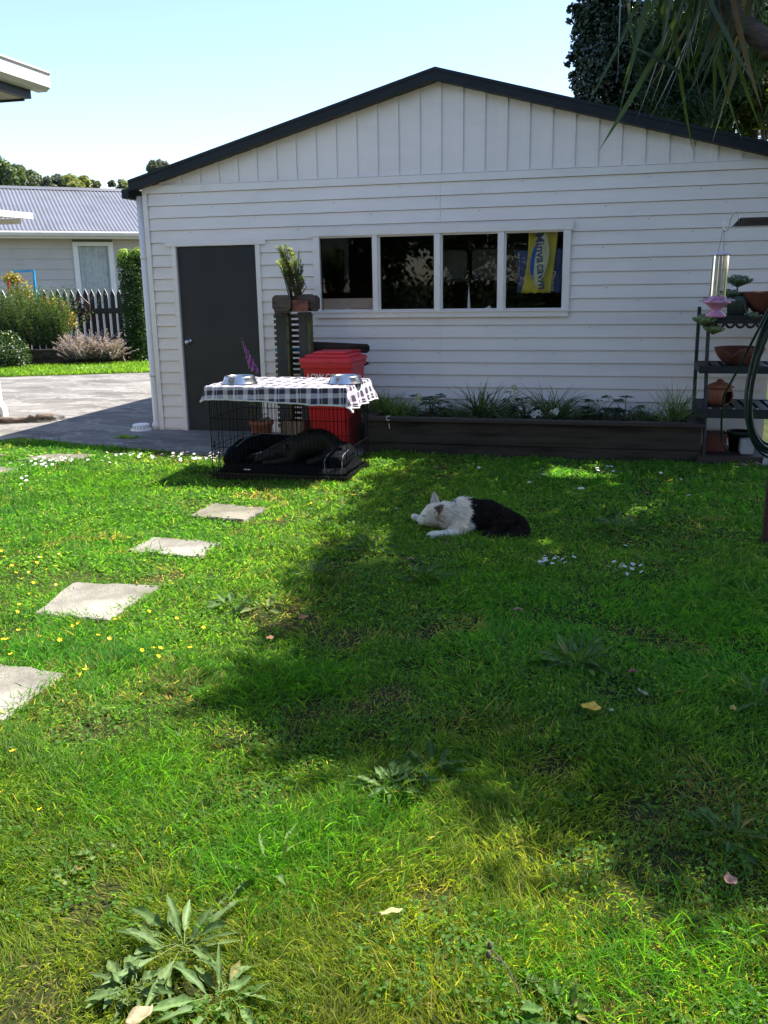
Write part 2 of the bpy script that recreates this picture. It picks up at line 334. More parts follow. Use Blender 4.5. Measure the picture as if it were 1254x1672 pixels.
def blades(P, D, L, W, bend, col, tipcol=None, curl=None):
    """tapering curved blades: root P, direction D, length L, width W, bend (m of droop); returns V,F4,F3,col"""
    n = len(P); D = unit(D); h = unit(np.stack([D[:, 0], D[:, 1], np.zeros(n)], 1)+RNG.normal(0, 1e-3, (n, 3))*[1, 1, 0])
    ph = RNG.random(n)*2*math.pi; side = unit(np.cross(D, np.stack([np.cos(ph), np.sin(ph), 0.3*np.ones(n)], 1)))
    L = L[:, None]; W = W[:, None]; b = bend[:, None]
    def pos(t): return P + D*L*t + (h*0.75+np.array([0, 0, -0.8]))*b*t*t
    v = [P-side*W*0.4, P+side*W*0.4, pos(0.33)-side*W*0.5, pos(0.33)+side*W*0.5, pos(0.68)-side*W*0.36, pos(0.68)+side*W*0.36, pos(1.0)]
    V = np.stack(v, 1).reshape(-1, 3); k = np.arange(n)[:, None]*7
    F4 = np.concatenate([k+[0, 1, 3, 2], k+[2, 3, 5, 4]]); F3 = k+[4, 5, 6]
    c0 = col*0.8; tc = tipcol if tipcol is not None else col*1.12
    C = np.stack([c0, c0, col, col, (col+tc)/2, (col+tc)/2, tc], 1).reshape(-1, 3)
    return V, F4, F3, C
def leaves(P, Nn, L, W, col, D=None, fold=0.18):
    """folded rhombic leaves centred at P with normal Nn"""
    n = len(P); Nn = unit(Nn)
    if D is None: D = RNG.normal(0, 1, (n, 3))
    D = unit(D-Nn*np.sum(D*Nn, 1, keepdims=True)); S = np.cross(Nn, D); L = L[:, None]; W = W[:, None]
    v = [P-D*L*0.5, P+S*W*0.5+Nn*W*fold-D*L*0.05, P+D*L*0.5-Nn*L*0.08, P-S*W*0.5+Nn*W*fold-D*L*0.05]
    V = np.stack(v, 1).reshape(-1, 3); k = np.arange(n)[:, None]*4
    F3 = np.concatenate([k+[0, 1, 2], k+[0, 2, 3]])
    return V, None, F3, np.repeat(col, 4, 0)
def join(parts):
    V = []; F4 = []; F3 = []; C = []; n = 0
    for v, f4, f3, c in parts:
        V.append(v); C.append(c)
        if f4 is not None and len(f4): F4.append(f4+n)
        if f3 is not None and len(f3): F3.append(f3+n)
        n += len(v)
    return np.concatenate(V), (np.concatenate(F4) if F4 else None), (np.concatenate(F3) if F3 else None), np.concatenate(C)
def cmix(a, b, t): t = np.asarray(t)[:, None]; return np.array(a)*(1-t)+np.array(b)*t
def clump_points(n, clumps):
    """random points in a set of ellipsoid clumps (x,y,z,rx,ry,rz), denser to the skin"""
    cl = np.array(clumps, float); wgt = cl[:, 3]*cl[:, 4]*cl[:, 5]; wgt = wgt**0.67; wgt /= wgt.sum()
    k = RNG.choice(len(cl), n, p=wgt); d = unit(RNG.normal(0, 1, (n, 3))); r = RNG.random(n)**0.45
    return cl[k, :3]+d*r[:, None]*cl[k, 3:6], d, k
def tree_mesh_trunk(paths, name, mat, parent, n=8):
    mb = MB()
    for P, r0, r1 in paths:
        P = [Vector(p) for p in P]; Q = []
        for i in range(len(P)-1):
            for t in (0, 0.33, 0.67): Q.append(P[i].lerp(P[i+1], t)+Vector([random.uniform(-1, 1)*r0*0.25 for _ in range(3)]))
        Q.append(P[-1]); mb.tube(Q, [r0+(r1-r0)*i/(len(Q)-1) for i in range(len(Q))], n)
    return mb.build(name, mat, parent, smooth=True)
def copy_tree(o, parent=None):
    c = o.copy(); COL.objects.link(c); c.parent = parent
    if parent is None: pass
    for ch in list(o.children): copy_tree(ch, c)
    return c
def skin(joints, edges, levels=2, root=None):
    """one continuous skinned body; joints name -> (x,y,z,r[,r2]); returns verts, faces"""
    me = bpy.data.meshes.new('s'); names = list(joints)
    me.from_pydata([joints[k][:3] for k in names], [(names.index(a), names.index(b)) for a, b in edges], [])
    o = bpy.data.objects.new('s', me); COL.objects.link(o)
    m = o.modifiers.new('k', 'SKIN'); m.use_smooth_shade = True; m.branch_smoothing = 0.6
    for i, k in enumerate(names):
        j = joints[k]; sv = me.skin_vertices[0].data[i]; sv.radius = (j[3], j[4] if len(j) > 4 else j[3]); sv.use_root = (k == (root or names[0]))
    s = o.modifiers.new('u', 'SUBSURF'); s.levels = levels; s.render_levels = levels
    bpy.context.view_layer.update()
    e = bpy.data.meshes.new_from_object(o.evaluated_get(bpy.context.evaluated_depsgraph_get()))
    V = np.zeros(len(e.vertices)*3); e.vertices.foreach_get('co', V); F = [tuple(p.vertices) for p in e.polygons]
    bpy.data.objects.remove(o); bpy.data.meshes.remove(e); bpy.data.meshes.remove(me)
    return V.reshape(-1, 3), F
#--STRUCTURE--
# ------------------------------------------------------------ the setting: ground, concrete, hill
def sheet(name, pts, z, mat, thick=0, bumps=None, label=None):
    mb = MB(); mb.prism([(x, y, z-thick) for x, y in pts], (0, 0, thick)) if thick else mb.add([(x, y, z) for x, y in pts], [tuple(range(len(pts)))])
    return tag(mb.build(name, mat), kind='structure')
n = 61; g = np.linspace(-1, 1, n); s = np.sign(g)*np.abs(g)**3*600
gx, gy = np.meshgrid(s, s); V = np.stack([gx.ravel(), gy.ravel(), np.full(n*n, GZ-0.02)], 1)
F = [(j*n+i, j*n+i+1, (j+1)*n+i+1, (j+1)*n+i) for j in range(n-1) for i in range(n-1)]
tag(raw('ground', V, F, M_GROUND, smooth=True), kind='structure')
# lawn soil: gently uneven sheet just above
nx, ny = 120, 110; xs = np.linspace(-4, 9.5, nx); ys = np.linspace(-14, -0.95, ny); gx, gy = np.meshgrid(xs, ys)
def lawn_z(x, y): return GZ + 0.018*(vnoise(x, y, 0.9, 3)-0.5) + 0.02*(vnoise(x, y, 0.35, 4)-0.5)
V = np.stack([gx.ravel(), gy.ravel(), lawn_z(gx.ravel(), gy.ravel())], 1)
F = [(j*nx+i, j*nx+i+1, (j+1)*nx+i+1, (j+1)*nx+i) for j in range(ny-1) for i in range(nx-1)]
tag(raw('lawn_ground', V, F, M_GROUND, smooth=True), kind='structure')
# concrete: driveway slab with a wavering front edge
FD = np.array([math.cos(R(24)), math.sin(R(24)), 0]); FN = np.array([-FD[1], FD[0], 0])   # directions of the fence and bed beyond
front = [(-6, 0.1), (-4.2, -0.1), (-2.6, -0.45), (-1.7, -0.66), (-1.06, -0.87), (-0.4, -1.02), (0.15, -1.17), (0.6, -1.27), (1.17, -1.42), (1.9, -1.5), (2.72, -1.45)]
ft = []
for (a, b) in zip(front[:-1], front[1:]):
    for t in (0, 0.2, 0.4, 0.6, 0.8): ft.append((a[0]+(b[0]-a[0])*t, a[1]+(b[1]-a[1])*t+random.uniform(-.018, .018)))
ft.append(front[-1])
GE = np.array([-5.97, 5.3, 0]); e0 = GE-FD*9; e1 = GE+FD*14
sheet('driveway', ft+[(2.72, 0.05), (0.02, 0.05), (0.02, 6.9), (e1[0], e1[1]), (e0[0], e0[1])], -0.012, M_CONC, 0.06)
tag(MB().prism([(0.02, 0.02, -0.07), (6.54, 0.02, -0.07), (6.54, 7.0, -0.07), (0.02, 7.0, -0.07)], (0, 0, 0.066)).build('garage_slab', M_CONC), kind='structure')
p = [e0, e1, e1+FN*30, e0+FN*30]
sheet('far_garden_ground', [(q[0], q[1]) for q in p], -0.02, M_GROUND)
# raised slab with a crumbling edge at the left of the driveway
mb = MB()
Pk = [(-2.9, 0.10), (-2.55, 0.05), (-2.3, 0.12), (-2.05, 0.2), (-1.85, 0.30), (-1.68, 0.45), (-1.66, 0.60), (-1.9, 0.75), (-2.4, 0.85), (-3.4, 0.9), (-3.4, 0.1)]
mb.prism([(x, y, -0.02) for x, y in Pk], (0, 0, 0.05)); tag(mb.build('raised_slab', M_CONC), kind='structure')
mb = MB(); Q = [(-2.7, 0.06, 0.03), (-2.4, 0.03, 0.035), (-2.15, 0.12, 0.03), (-1.95, 0.22, 0.045), (-1.78, 0.3, 0.055), (-1.63, 0.40, 0.06)]
Q2 = []
for a, b in zip(Q[:-1], Q[1:]):
    for t in (0, .25, .5, .75): Q2.append((a[0]+(b[0]-a[0])*t+random.uniform(-.012, .012), a[1]+(b[1]-a[1])*t+random.uniform(-.012, .012), a[2]+(b[2]-a[2])*t+random.uniform(-.01, .012)))
mb.tube(Q2, [0.028+random.uniform(-.012, .012)+0.016*(i > 14) for i in range(len(Q2))], 9)
tag(mb.build('rotten_log', M_LOG, smooth=True), 'crumbling brown log edging the raised slab beside the driveway', 'log')
# hill far behind the neighbour, carrying trees and houses
hx = np.linspace(-130, 30, 50); hy = np.linspace(40, 150, 40); gx, gy = np.meshgrid(hx, hy)
hz = 9.4*np.clip((gy-42)/22, 0, 1)**1.2 + 5*(vnoise(gx, gy, 22, 5)-0.5)*np.clip((gy-50)/20, 0, 1) - 3*np.clip((gx+20)/30, 0, 3)
V = np.stack([gx.ravel(), gy.ravel(), np.maximum(hz.ravel(), -0.2)], 1); F = [(j*50+i, j*50+i+1, (j+1)*50+i+1, (j+1)*50+i) for j in range(39) for i in range(49)]
tag(raw('hill', V, F, M_GROUND, smooth=True), kind='structure')

# ------------------------------------------------------------ garage
GW = 6.536; GD = 7.0; S = 2.0/15.55; ZT = 2.58
gar = empty('garage', (0, 0, 0), 'white weatherboard garage with black gable roof trim and a dark door', 'garage')
openings = [(0.345, 1.275, -0.04, 2.02), (1.99, 4.55, 1.315, 2.08)]
def zrows():
    rows = [(ZT-S, ZT)]; z = ZT-S
    while z > -0.06: rows.append((max(z-S, -0.03), z)); z -= S
    return [r for r in rows if r[1]-r[0] > 0.01]
def cut(mbx, x0, x1, z0, z1, emit):
    zs = sorted({z0, z1, *[z for o in openings for z in (o[2], o[3]) if z0 < z < z1]})
    for a, b in zip(zs[:-1], zs[1:]):
        m = (a+b)/2; xs = [x0]
        for o in sorted(openings):
            if o[2] < m < o[3]: xs += [o[0], o[1]]
        xs.append(x1)
        for i in range(0, len(xs), 2):
            if xs[i+1]-xs[i] > 0.002: emit(xs[i], xs[i+1], a, b)
mb = MB()
for (z0, z1) in zrows():
    def emit(xa, xb, za, zb, z0=z0, z1=z1):
        yb = lambda z: -0.004-0.016*(z1-z)/(z1-z0)
        if zb == z1: zb = z1-.004
        # joints of the board sheets at one vertical seam
        for (u, v) in ([(xa, 3.292), (3.295, xb)] if xa < 3.29 < xb else [(xa, xb)]):
            mb.add([(u, yb(za), za), (v, yb(za), za), (v, yb(zb), zb), (u, yb(zb), zb)], [(0, 1, 2, 3)])
            if za == z0: mb.add([(u, 0.018, za), (v, 0.018, za), (v, yb(za), za), (u, yb(za), za)], [(0, 1, 2, 3)])
    cut(mb, 0.0, GW, z0, z1, emit)
cut(mb, 0.001, GW-0.001, -0.03, ZT+0.02, lambda a, b, c, d: mb.box(a, b, 0.0185, 0.05, c, d))
wallmb = mb
# other walls and lining, floor inside is the slab
mb = MB(); SL = 0.268; zr = 3.60
mb.box(0.0, 0.05, 0.052, GD, -0.03, 2.58).box(GW-0.05, GW, 0.052, GD, -0.03, 2.58).box(0.052, GW-0.052, GD-0.05, GD, -0.03, 2.58)
mb.prism([(0.01, GD-0.04, 2.582), (GW-0.01, GD-0.04, 2.582), (GW/2, GD-0.04, zr-0.1)], (0, 0.04, 0)); mb.build('side_wall', M_WALL, gar)
mb = MB(); mb.box(0.055, GW-0.055, 0.3, GD-0.055, 2.5, 2.53); mb.box(0.06, GW-0.06, 3.2, 3.25, 0, 2.5); mb.build('lining', M_INT, gar)
# gable with battens
def zroof(x): return zr-abs(x-GW/2)*SL
mb = MB(); gb = ZT+0.075
mb.prism([(0.02, 0.0, gb), (GW-0.02, 0.0, gb), (GW-0.02, 0.0, zroof(GW-.02)), (GW/2, 0.0, zr), (0.02, 0.0, zroof(.02))], (0, 0.05, 0))
mb.build('gable_wall', M_WALL, gar)
mb = MB(); k = -14
while k < 15:
    xr = 3.305+k*0.2185; xl = xr-0.052; k += 1
    if xl < 0.15 or xr > GW-0.1: continue
    za = min(zroof(xl), zroof(xr))-0.02; mb = MB()
    if za-gb < 0.03: continue
    mb.box(xl, xr, -0.014, -0.0005, gb-0.006, za); mb.build('gable_batten', M_WALL, gar)
mb = MB()
mb.box(-0.012, GW+0.01, -0.026, -0.0005, ZT, ZT+0.072)                       # base trim
mb.box(-0.014, GW+0.012, -0.03, -0.0005, ZT+0.074, ZT+0.084)
mb.box(-0.012, 0.045, -0.028, -0.0205, -0.03, ZT-0.002).box(-0.012, -0.0005, -0.0195, 0.06, -0.03, ZT-0.002)   # corner cover
for sg in (-1, 1):
    xe = 0.1 if sg < 0 else GW-0.1
    mb.prism([(xe, -0.018, zroof(xe)-0.06), (GW/2+sg*0.004, -0.018, zr-0.06), (GW/2+sg*0.004, -0.018, zr-0.002), (xe, -0.018, zroof(xe)-0.002)], (0, 0.0175, 0))
mb.build('corner_trim', M_TRIM, gar)
# roof: dark sheets and deep barge boards
mb = MB(); ov = 0.09; yf = -0.13
for sg in (-1, 1):
    xe = -ov if sg < 0 else GW+ov
    for (a, b, c, d) in [(0.02, 0.05, yf, GD+0.1)]:
        mb.prism([(xe, c, zroof(xe)+a-.05), (GW/2, c, zr+a-.05), (GW/2, c, zr+b-.05), (xe, c, zroof(xe)+b-.05)], (0, d-c, 0))
mb.build('roof', M_DARKROOF, gar)
mb = MB()
for sg in (-1, 1):
    xe = -ov-0.01 if sg < 0 else GW+ov+0.01
    mb.prism([(xe, yf-0.025, zroof(xe)-0.095), (GW/2, yf-0.025, zr-0.095), (GW/2, yf-0.025, zr+0.012), (xe, yf-0.025, zroof(xe)+0.012)], (0, 0.022, 0))
    mb.prism([(xe, yf-0.034, zroof(xe)-0.012), (GW/2, yf-0.034, zr-0.012), (GW/2, yf-0.034, zr+0.018), (xe, yf-0.034, zroof(xe)+0.018)], (0, 0.034, 0))
    mb.prism([(xe, yf, zroof(xe)-0.09), (GW/2, yf, zr-0.09), (GW/2, yf, zr-0.075), (xe, yf, zroof(xe)-0.075)], (0, 0.125, 0))
mb.build('barge_board', M_DARKROOF, gar)
MB().box(-0.20, -0.10, -0.14, GD, 2.53, 2.63, bev=0.01).build('gutter', M_DARKROOF, gar); MB().box(GW+0.1, GW+0.2, -0.14, GD, 2.53, 2.63, bev=0.01).build('gutter', M_DARKROOF, gar)
mb = MB(); mb.tube([(-0.06, -0.0, 2.56), (-0.06, -0.0, 0.05), (-0.06, -0.02, 0.0)], 0.036, 14); mb.lathe([(0, .0), (.052, .0), (.052, .06), (.036, .085)], (-0.06, -0.01, -0.012), 14)
for z in (0.6, 1.9): mb.lathe([(.037, 0), (.042, 0), (.042, .03), (.037, .03)], (-0.06, 0, z), 14)
mb.build('downpipe', M_TRIM, gar, smooth=True)
# screws and nails
mb = wallmb; rnd = random.Random(3)
for i, (z0, z1) in enumerate(zrows()):
    for x in np.arange(0.5+(i % 3)*0.4, GW, 1.2):
        if any(o[0]-.1 < x < o[1]+.1 and o[2]-.1 < z1 < o[3]+.1 for o in openings): continue
        mb.lathe([(0, -.003), (.004, -.003), (.005, 0)], (x+rnd.uniform(-.1, .1), -0.012, z1-0.03), 6, M=Matrix.Rotation(R(90), 4, 'X'), mi=1)
mb.build('weatherboard_wall', [M_WALL, M_GREY], gar)
# door
mb = MB(); mb.box(0.355, 1.265, -0.002, 0.035, -0.028, 2.012)
for px, pz in ((0.72, 1.32), (1.0, 1.32), (0.72, .78), (1.0, .78)): mb.lathe([(0, 0.0), (.004, 0), (.005, .002)], (px, -0.003, pz), 6, M=Matrix.Rotation(R(90), 4, 'X'))
door = mb.build('door', M_DOOR, gar)
mb = MB(); Mx = Matrix.Rotation(R(90), 4, 'X')
mb.lathe([(0, 0.0), (.034, 0), (.033, .008), (.014, .014), (.012, .032), (.022, .042), (.027, .055), (.024, .068), (.012, .074), (0, .074)], (0.425, -0.003, 0.99), 20, M=Mx)
mb.lathe([(0, .0745), (.008, .0745), (.008, .078), (0, .078)], (0.425, -0.003, 0.99), 10, M=Mx); mb.build('door_knob', M_CHROME, door, smooth=True)
mb = MB(); mb.box(0.293, 0.344, -0.034, 0.03, -0.028, 2.019).box(1.276, 1.327, -0.034, 0.03, -0.028, 2.019).box(0.22, 1.40, -0.036, 0.03, 2.021, 2.072, bev=0.004)
mb.box(0.36, 1.26, -0.05, -0.004, -0.029, -0.014); mb.build('door_frame', M_TRIM, gar)
# window: frame, mullions, four panes
win = MB()
win.box(1.91, 4.63, -0.05, -0.021, 2.082, 2.165, bev=0.004)
win.box(1.935, 4.605, -0.048, -0.021, 1.245, 1.312, bev=0.004).box(1.93, 4.61, -0.062, -0.0485, 1.300, 1.312)
win.box(1.935, 2.003, -0.046, -0.021, 1.314, 2.080).box(4.533, 4.605, -0.046, -0.021, 1.314, 2.080)
for a, b in ((2.572, 2.65), (3.229, 3.313), (3.883, 3.966)):
    win.box(a+.012, b-.018, -0.046, -0.012, 1.314, 2.080).box(a-.002, b+.002, -0.012, 0.03, 1.314, 2.080)
win.box(1.992, 4.548, 0.0, 0.03, 1.3155, 1.330).box(1.992, 4.548, -0.019, 0.03, 2.066, 2.0795)
wf = win.build('window_frame', M_TRIM, gar)
panes = [(2.011, 2.570), (2.652, 3.227), (3.315, 3.881), (3.968, 4.528)]
for k, (a, b) in enumerate(panes):
    t = R([0.10, -0.06, 0.08, -0.04][k]); dy = math.tan(t)*(b-a)
    mb = MB(); y0 = 0.006
    mb.prism([(a-.008, y0, 1.322), (b+.008, y0+dy, 1.322), (b+.008, y0+dy+.001, 2.072), (a-.008, y0+.001, 2.072)], (0, 0.003, 0)); mb.build('pane', M_GLASS, wf)
# inside, seen through the panes
mb = MB(); mb.box(2.0, 2.56, 0.05, 0.065, 1.3, 1.445); mb.box(2.49, 2.555, 0.046, 0.0495, 1.36, 1.42)
tag(mb.build('cardboard_strip', M_CARD), 'strip of pinkish cardboard leaning inside the leftmost garage pane', 'cardboard')
bn = empty('shelf_unit', (3.6, 1.2, 0), 'dim grey shelf of tubs inside the garage behind the third pane', 'shelf')
mb = MB()
for z in (1.0, 1.6, 2.2): mb.box(3.0, 4.6, 1.1, 1.6, z, z+.03)
for x in (3.0, 4.56): mb.box(x, x+.04, 1.1, 1.6, 0, 2.4)
mb.build('frame', M_INT, bn)
for x in (3.05, 3.45, 3.85, 4.2): MB().box(x, x+.33, 1.12, 1.5, 1.632, 1.95, bev=.02).build('tub', M_GREY, bn)
mb = MB(); mb.prism([(3.565, .06, 1.30), (3.60, .06, 1.30), (3.595, .06, 1.34), (3.578, .06, 1.56)], (0, .03, 0)); mb.prism([(3.6, .06, 1.30), (3.82, .06, 1.30), (3.80, .06, 1.36), (3.76, .06, 1.335)], (0, .04, 0))
tag(mb.build('paper_stack', M_WHITE), 'upright white paper sheets on the sill inside the third garage pane', 'paper')
# yellow cloth with lettering, hanging behind the fourth pane, navy cloth beside it
def clothpanel(pts, y, nm, mat, seed):
    pts = [PY(x, yy, 0.0) for x, yy in pts]; V = []; F = []
    rows = 16; cols = 14
    L0, L1, R0, R1 = pts[0], pts[3], pts[1], pts[2]
    for j in range(rows+1):
        for i in range(cols+1):
            t = j/rows; u = i/cols; bow = 0.035*math.sin(t*math.pi)*(u < .3)
            p = (L0*(1-t)+L1*t)*(1-u)+(R0*(1-t)+R1*t)*u
            V.append((p[0]+(0.045*math.sin(t*2.4)*(1-u)), y+0.012*math.sin(u*9+seed)+0.006*math.sin(t*7+u*4), p[2]+0.006*math.sin(u*23+seed)*(t > .9)))
    for j in range(rows):
        for i in range(cols): a = j*(cols+1)+i; F.append((a, a+1, a+cols+2, a+cols+1))
    return V, F
V, F = clothpanel([(862, 372), (912, 371), (898, 478), (844, 479)], 0.075, 'y', M_YEL, 0)
yc = raw('printed_cloth', V, F, M_YEL, None, (4.2, 0.11, 1.4), smooth=True); tag(yc, 'yellow cloth with blue oval and outlined lettering hung inside the rightmost garage pane', 'cloth')
sol = yc.modifiers.new('s', 'SOLIDIFY'); sol.thickness = 0.003
c0 = PY(881, 425, 0)
def oval(cx, cz, rx, rz, y, th=0.002, tilt=0.0, n=40, inner=None):
    V = []; 
    for k in range(n):
        a = 2*math.pi*k/n; x = rx*math.cos(a); z = rz*math.sin(a); V.append((cx+x*math.cos(tilt)+z*math.sin(tilt), y, cz-x*math.sin(tilt)+z*math.cos(tilt)))
    return V
mb = MB(); mb.prism(oval(c0[0]-.005, c0[2]-.0, .088, .20, 0.052, tilt=.15), (0, .003, 0)); mb.build('blue_oval', M_CBLUE, yc)
mb = MB(); P = [(c0[0]+.085*math.cos(a)-.005+.15*.22*math.sin(a), 0.050, c0[2]+.22*math.sin(a)) for a in np.linspace(-1.1, 1.3, 20)]; mb.tube(P, .009, 5); mb.build('swoosh', M_CREAM, yc)
mb = MB(); mb.prism(oval(c0[0]+.01, c0[2], .062, .27, 0.049, tilt=.12), (0, .002, 0)); mb.build('letter_ground', M_CREAM, yc)
tv, tf = text_mesh('Minvacawn', 0.125, .001, bold=.002)
Mt = Matrix.Translation((c0[0]+.008, 0.046, c0[2]-.01)) @ Matrix.Rotation(R(-5), 4, 'Y') @ Matrix.Rotation(R(90), 4, 'Y') @ Matrix.Rotation(R(90), 4, 'X')
raw('lettering', [tuple(Mt @ Vector(v)) for v in tv], tf, M_CNAVY, yc)
V, F = clothpanel([(838, 409), (918, 405), (914, 478), (836, 479)], 0.12, 'n', M_CNAVY, 2)
nc = raw('navy_cloth', V, F, M_CNAVY, None, (4.3, 0.16, 1.4), smooth=True); tag(nc, 'navy cloth with small white lettering hung behind the yellow cloth in the garage', 'cloth')
nc.modifiers.new('s', 'SOLIDIFY').thickness = 0.003
q = PY(901, 458, 0); tv, tf = text_mesh('Discus', 0.075, .001, bold=.001)
Mt = Matrix.Translation((q[0], 0.10, q[2]-.005)) @ Matrix.Rotation(R(90), 4, 'Y') @ Matrix.Rotation(R(90), 4, 'X')
raw('lettering', [tuple(Mt @ Vector(v)) for v in tv], tf, M_WHITE, nc)
mb = MB(); mb.tube([tuple(PY(836, 408, 0)+[0, .17, 0]), tuple(PY(919, 404.5, 0)+[0, .17, 0])], .004, 6)
tag(mb.build('hanging_rail', M_CHROME), 'thin pale rail carrying the cloths inside the rightmost garage pane', 'rail')

# ------------------------------------------------------------ house at the left (only its eave corner and, in the panes, its wall are seen)
hs = empty('house', (0.4, -4.3, GZ), 'white house eave corner with navy fascia and white gutter at the top left', 'house')
HZ = 2.87; mb = MB(); z = GZ
while z < HZ:
    z1 = min(z+.15, HZ)
    for (a, b) in ([(-6.3, -6.1), (-5.3, -4.25)] if 1.0 < (z+z1)/2 < 2.2 else [(-6.3, -4.25)]):
        mb.add([(0.52, a, z), (0.52, b, z), (0.504, b, z1), (0.504, a, z1)], [(0, 1, 2, 3)]); mb.add([(0.5, a, z), (0.5, b, z), (0.52, b, z), (0.52, a, z)], [(0, 3, 2, 1)])
    z = z1
mb.box(-6, 0.49, -4.3, -4.25, GZ, HZ).box(-6, 0.49, -6.3, -6.25, GZ, HZ)
mb.build('wall', M_WALL, hs)
for (a, b) in ((-6.1, -5.3),):
    mb = MB()
    for (u, v, s_, t_) in ((a, a+.07, .95, 2.25), (b-.07, b, .95, 2.25), (a+.071, b-.071, .95, 1.03), (a+.071, b-.071, 2.17, 2.25)): mb.box(.5, .56, u, v, s_, t_)
    mb.box(.5, .6, a-.05, b+.05, .9, .948); wn = mb.build('window', M_TRIM, hs)
    MB().box(.49, .5, a+.05, b-.05, 1.0, 2.2).build('pane', M_DOOR, wn)
mb = MB(); mb.box(-6, 1.05, -6.9, -3.60, 2.875, 2.89); mb.build('soffit', M_NWALL, hs)
mb = MB(); mb.box(1.052, 1.10, -6.9, -3.58, 2.872, 2.985).box(-6, 1.05, -3.60, -3.585, 2.86, 2.985); mb.build('fascia', M_NAVY, hs)
mb = MB()
prof = [(1.102, 2.925), (1.17, 2.925), (1.205, 2.95), (1.205, 3.03), (1.215, 3.04), (1.215, 3.05), (1.102, 3.05)]
mb.prism([(x, -6.9, z) for x, z in prof], (0, 6.9-3.5, 0)); mb.build('gutter', M_NWHITE, hs)
mb = MB(); mb.prism([(1.14, -6.9, 3.052), (1.14, -6.9, 3.075), (-3, -6.9, 4.2), (-3, -6.9, 4.17)], (0, 6.9-3.7, 0)); mb.build('roof', M_NROOF, hs)
# patio canopy corner at the left edge
cn = empty('canopy', (-3, 1, GZ), 'pale ribbed patio canopy with white gutter at the left edge of the view', 'canopy')
mb = MB()
a = np.array([-1.72, .47, 2.40]); dl = np.array([-.06, -1, 0]); dw = np.array([-1, .05, .0])
mb.prism([a, a+dl*-.02+[0, 0, 0], a+dl*3, a+dl*3+[0, 0, .0]][0:1]+[a+dl*3, a+dl*3+[0, 0, .07], a+[0, 0, .07]], (-.06, 0, 0)); mb.build('gutter', M_NWHITE, cn)
mb = MB()
mb.prism([(-1.79, .45, 2.41), (-4.2, .9, 2.55), (-4.2, .9, 2.57), (-1.79, .45, 2.43)], (-.16, -3, 0)); mb.build('roof_sheet', M_CANO, cn)
mb = MB()
for k in range(7): mb.box(-4.2, -1.8, .3-k*.45, .34-k*.45, 2.34, 2.40)
mb.build('rafters', M_NWHITE, cn)
mb = MB(); mb.box(-4.1, -4.0, .25, .35, GZ, 2.34); mb.build('post', M_NWHITE, cn)
# white post with cap and splayed foot
wp = empty('white_post', (-2.43, .45, -.012), 'short white post with cap and splayed black-filled foot at the left edge', 'post')
mb = MB(); mb.prism([(-2.62, .4, .02), (-2.40, .4, .02), (-2.40, .4, .12), (-2.46, .4, .22), (-2.49, .4, 1.02), (-2.62, .4, 1.02)], (0, .1, 0)); mb.build('post', M_WHITE, wp)
mb = MB(); mb.box(-2.66, -2.44, .37, .53, 1.022, 1.10, bev=.01); mb.build('cap', M_WHITE, wp)
mb = MB(); mb.prism([(-2.64, .37, -.01), (-2.44, .37, -.01), (-2.46, .37, .08), (-2.62, .37, .2)], (0, .028, 0)); mb.build('foot_panel', M_BLACKP, wp)

# ------------------------------------------------------------ neighbour's house
nd = np.array([math.cos(R(40)), math.sin(R(40)), 0]); nn = np.array([-nd[1], nd[0], 0]); NM = np.array([-8.5, 12.1, 0])
def NP(a, b, z): return tuple(NM+nd*a+nn*b+[0, 0, z])
nh = empty('neighbour_house', NP(0, 3, GZ), 'grey single-storey neighbour house with corrugated roof behind the picket fence', 'house')
mb = MB(); rows = 90; V = []; F = []
A0, A1 = -7, 9; npts = int((A1-A0)/0.076*6)
for i in range(npts+1):
    a = A0+(A1-A0)*i/npts; h = 0.012*math.sin(2*math.pi*a/0.10)
    V += [NP(a, -0.08, 2.985+h), NP(a, 3.1, 4.27+h)]
F = [(2*i, 2*i+2, 2*i+3, 2*i+1) for i in range(npts)]
raw('roof', V, F, M_NROOF, nh, smooth=True)
mb = MB(); mb.prism([NP(A0, 3.0, 4.25), NP(A0, 3.2, 4.25), NP(A0, 3.15, 4.33), NP(A0, 3.05, 4.33)], tuple(nd*(A1-A0))); mb.prism([NP(A0, 3.12, 4.25), NP(A0, 6.3, 2.95), NP(A0, 6.3, 2.93), NP(A0, 3.12, 4.2)], tuple(nd*(A1-A0))); mb.build('ridge_cap', M_NROOF, nh)
mb = MB(); mb.prism([NP(A0, -0.14, 2.86), NP(A0, -0.02, 2.86), NP(A0, -0.02, 2.975), NP(A0, -0.16, 2.975), NP(A0, -.17, 2.93)], tuple(nd*(A1-A0))); mb.build('gutter', M_NWHITE, nh)
mb = MB(); mb.prism([NP(A0, -0.018, 2.80), NP(A0, 0.0, 2.80), NP(A0, 0.0, 2.97), NP(A0, -0.018, 2.97)], tuple(nd*(A1-A0)))
mb.prism([NP(A0, 0.002, 2.80), NP(A0, 0.45, 2.80), NP(A0, 0.45, 2.815), NP(A0, 0.002, 2.815)], tuple(nd*(A1-A0))); mb.build('fascia', M_NWHITE, nh)
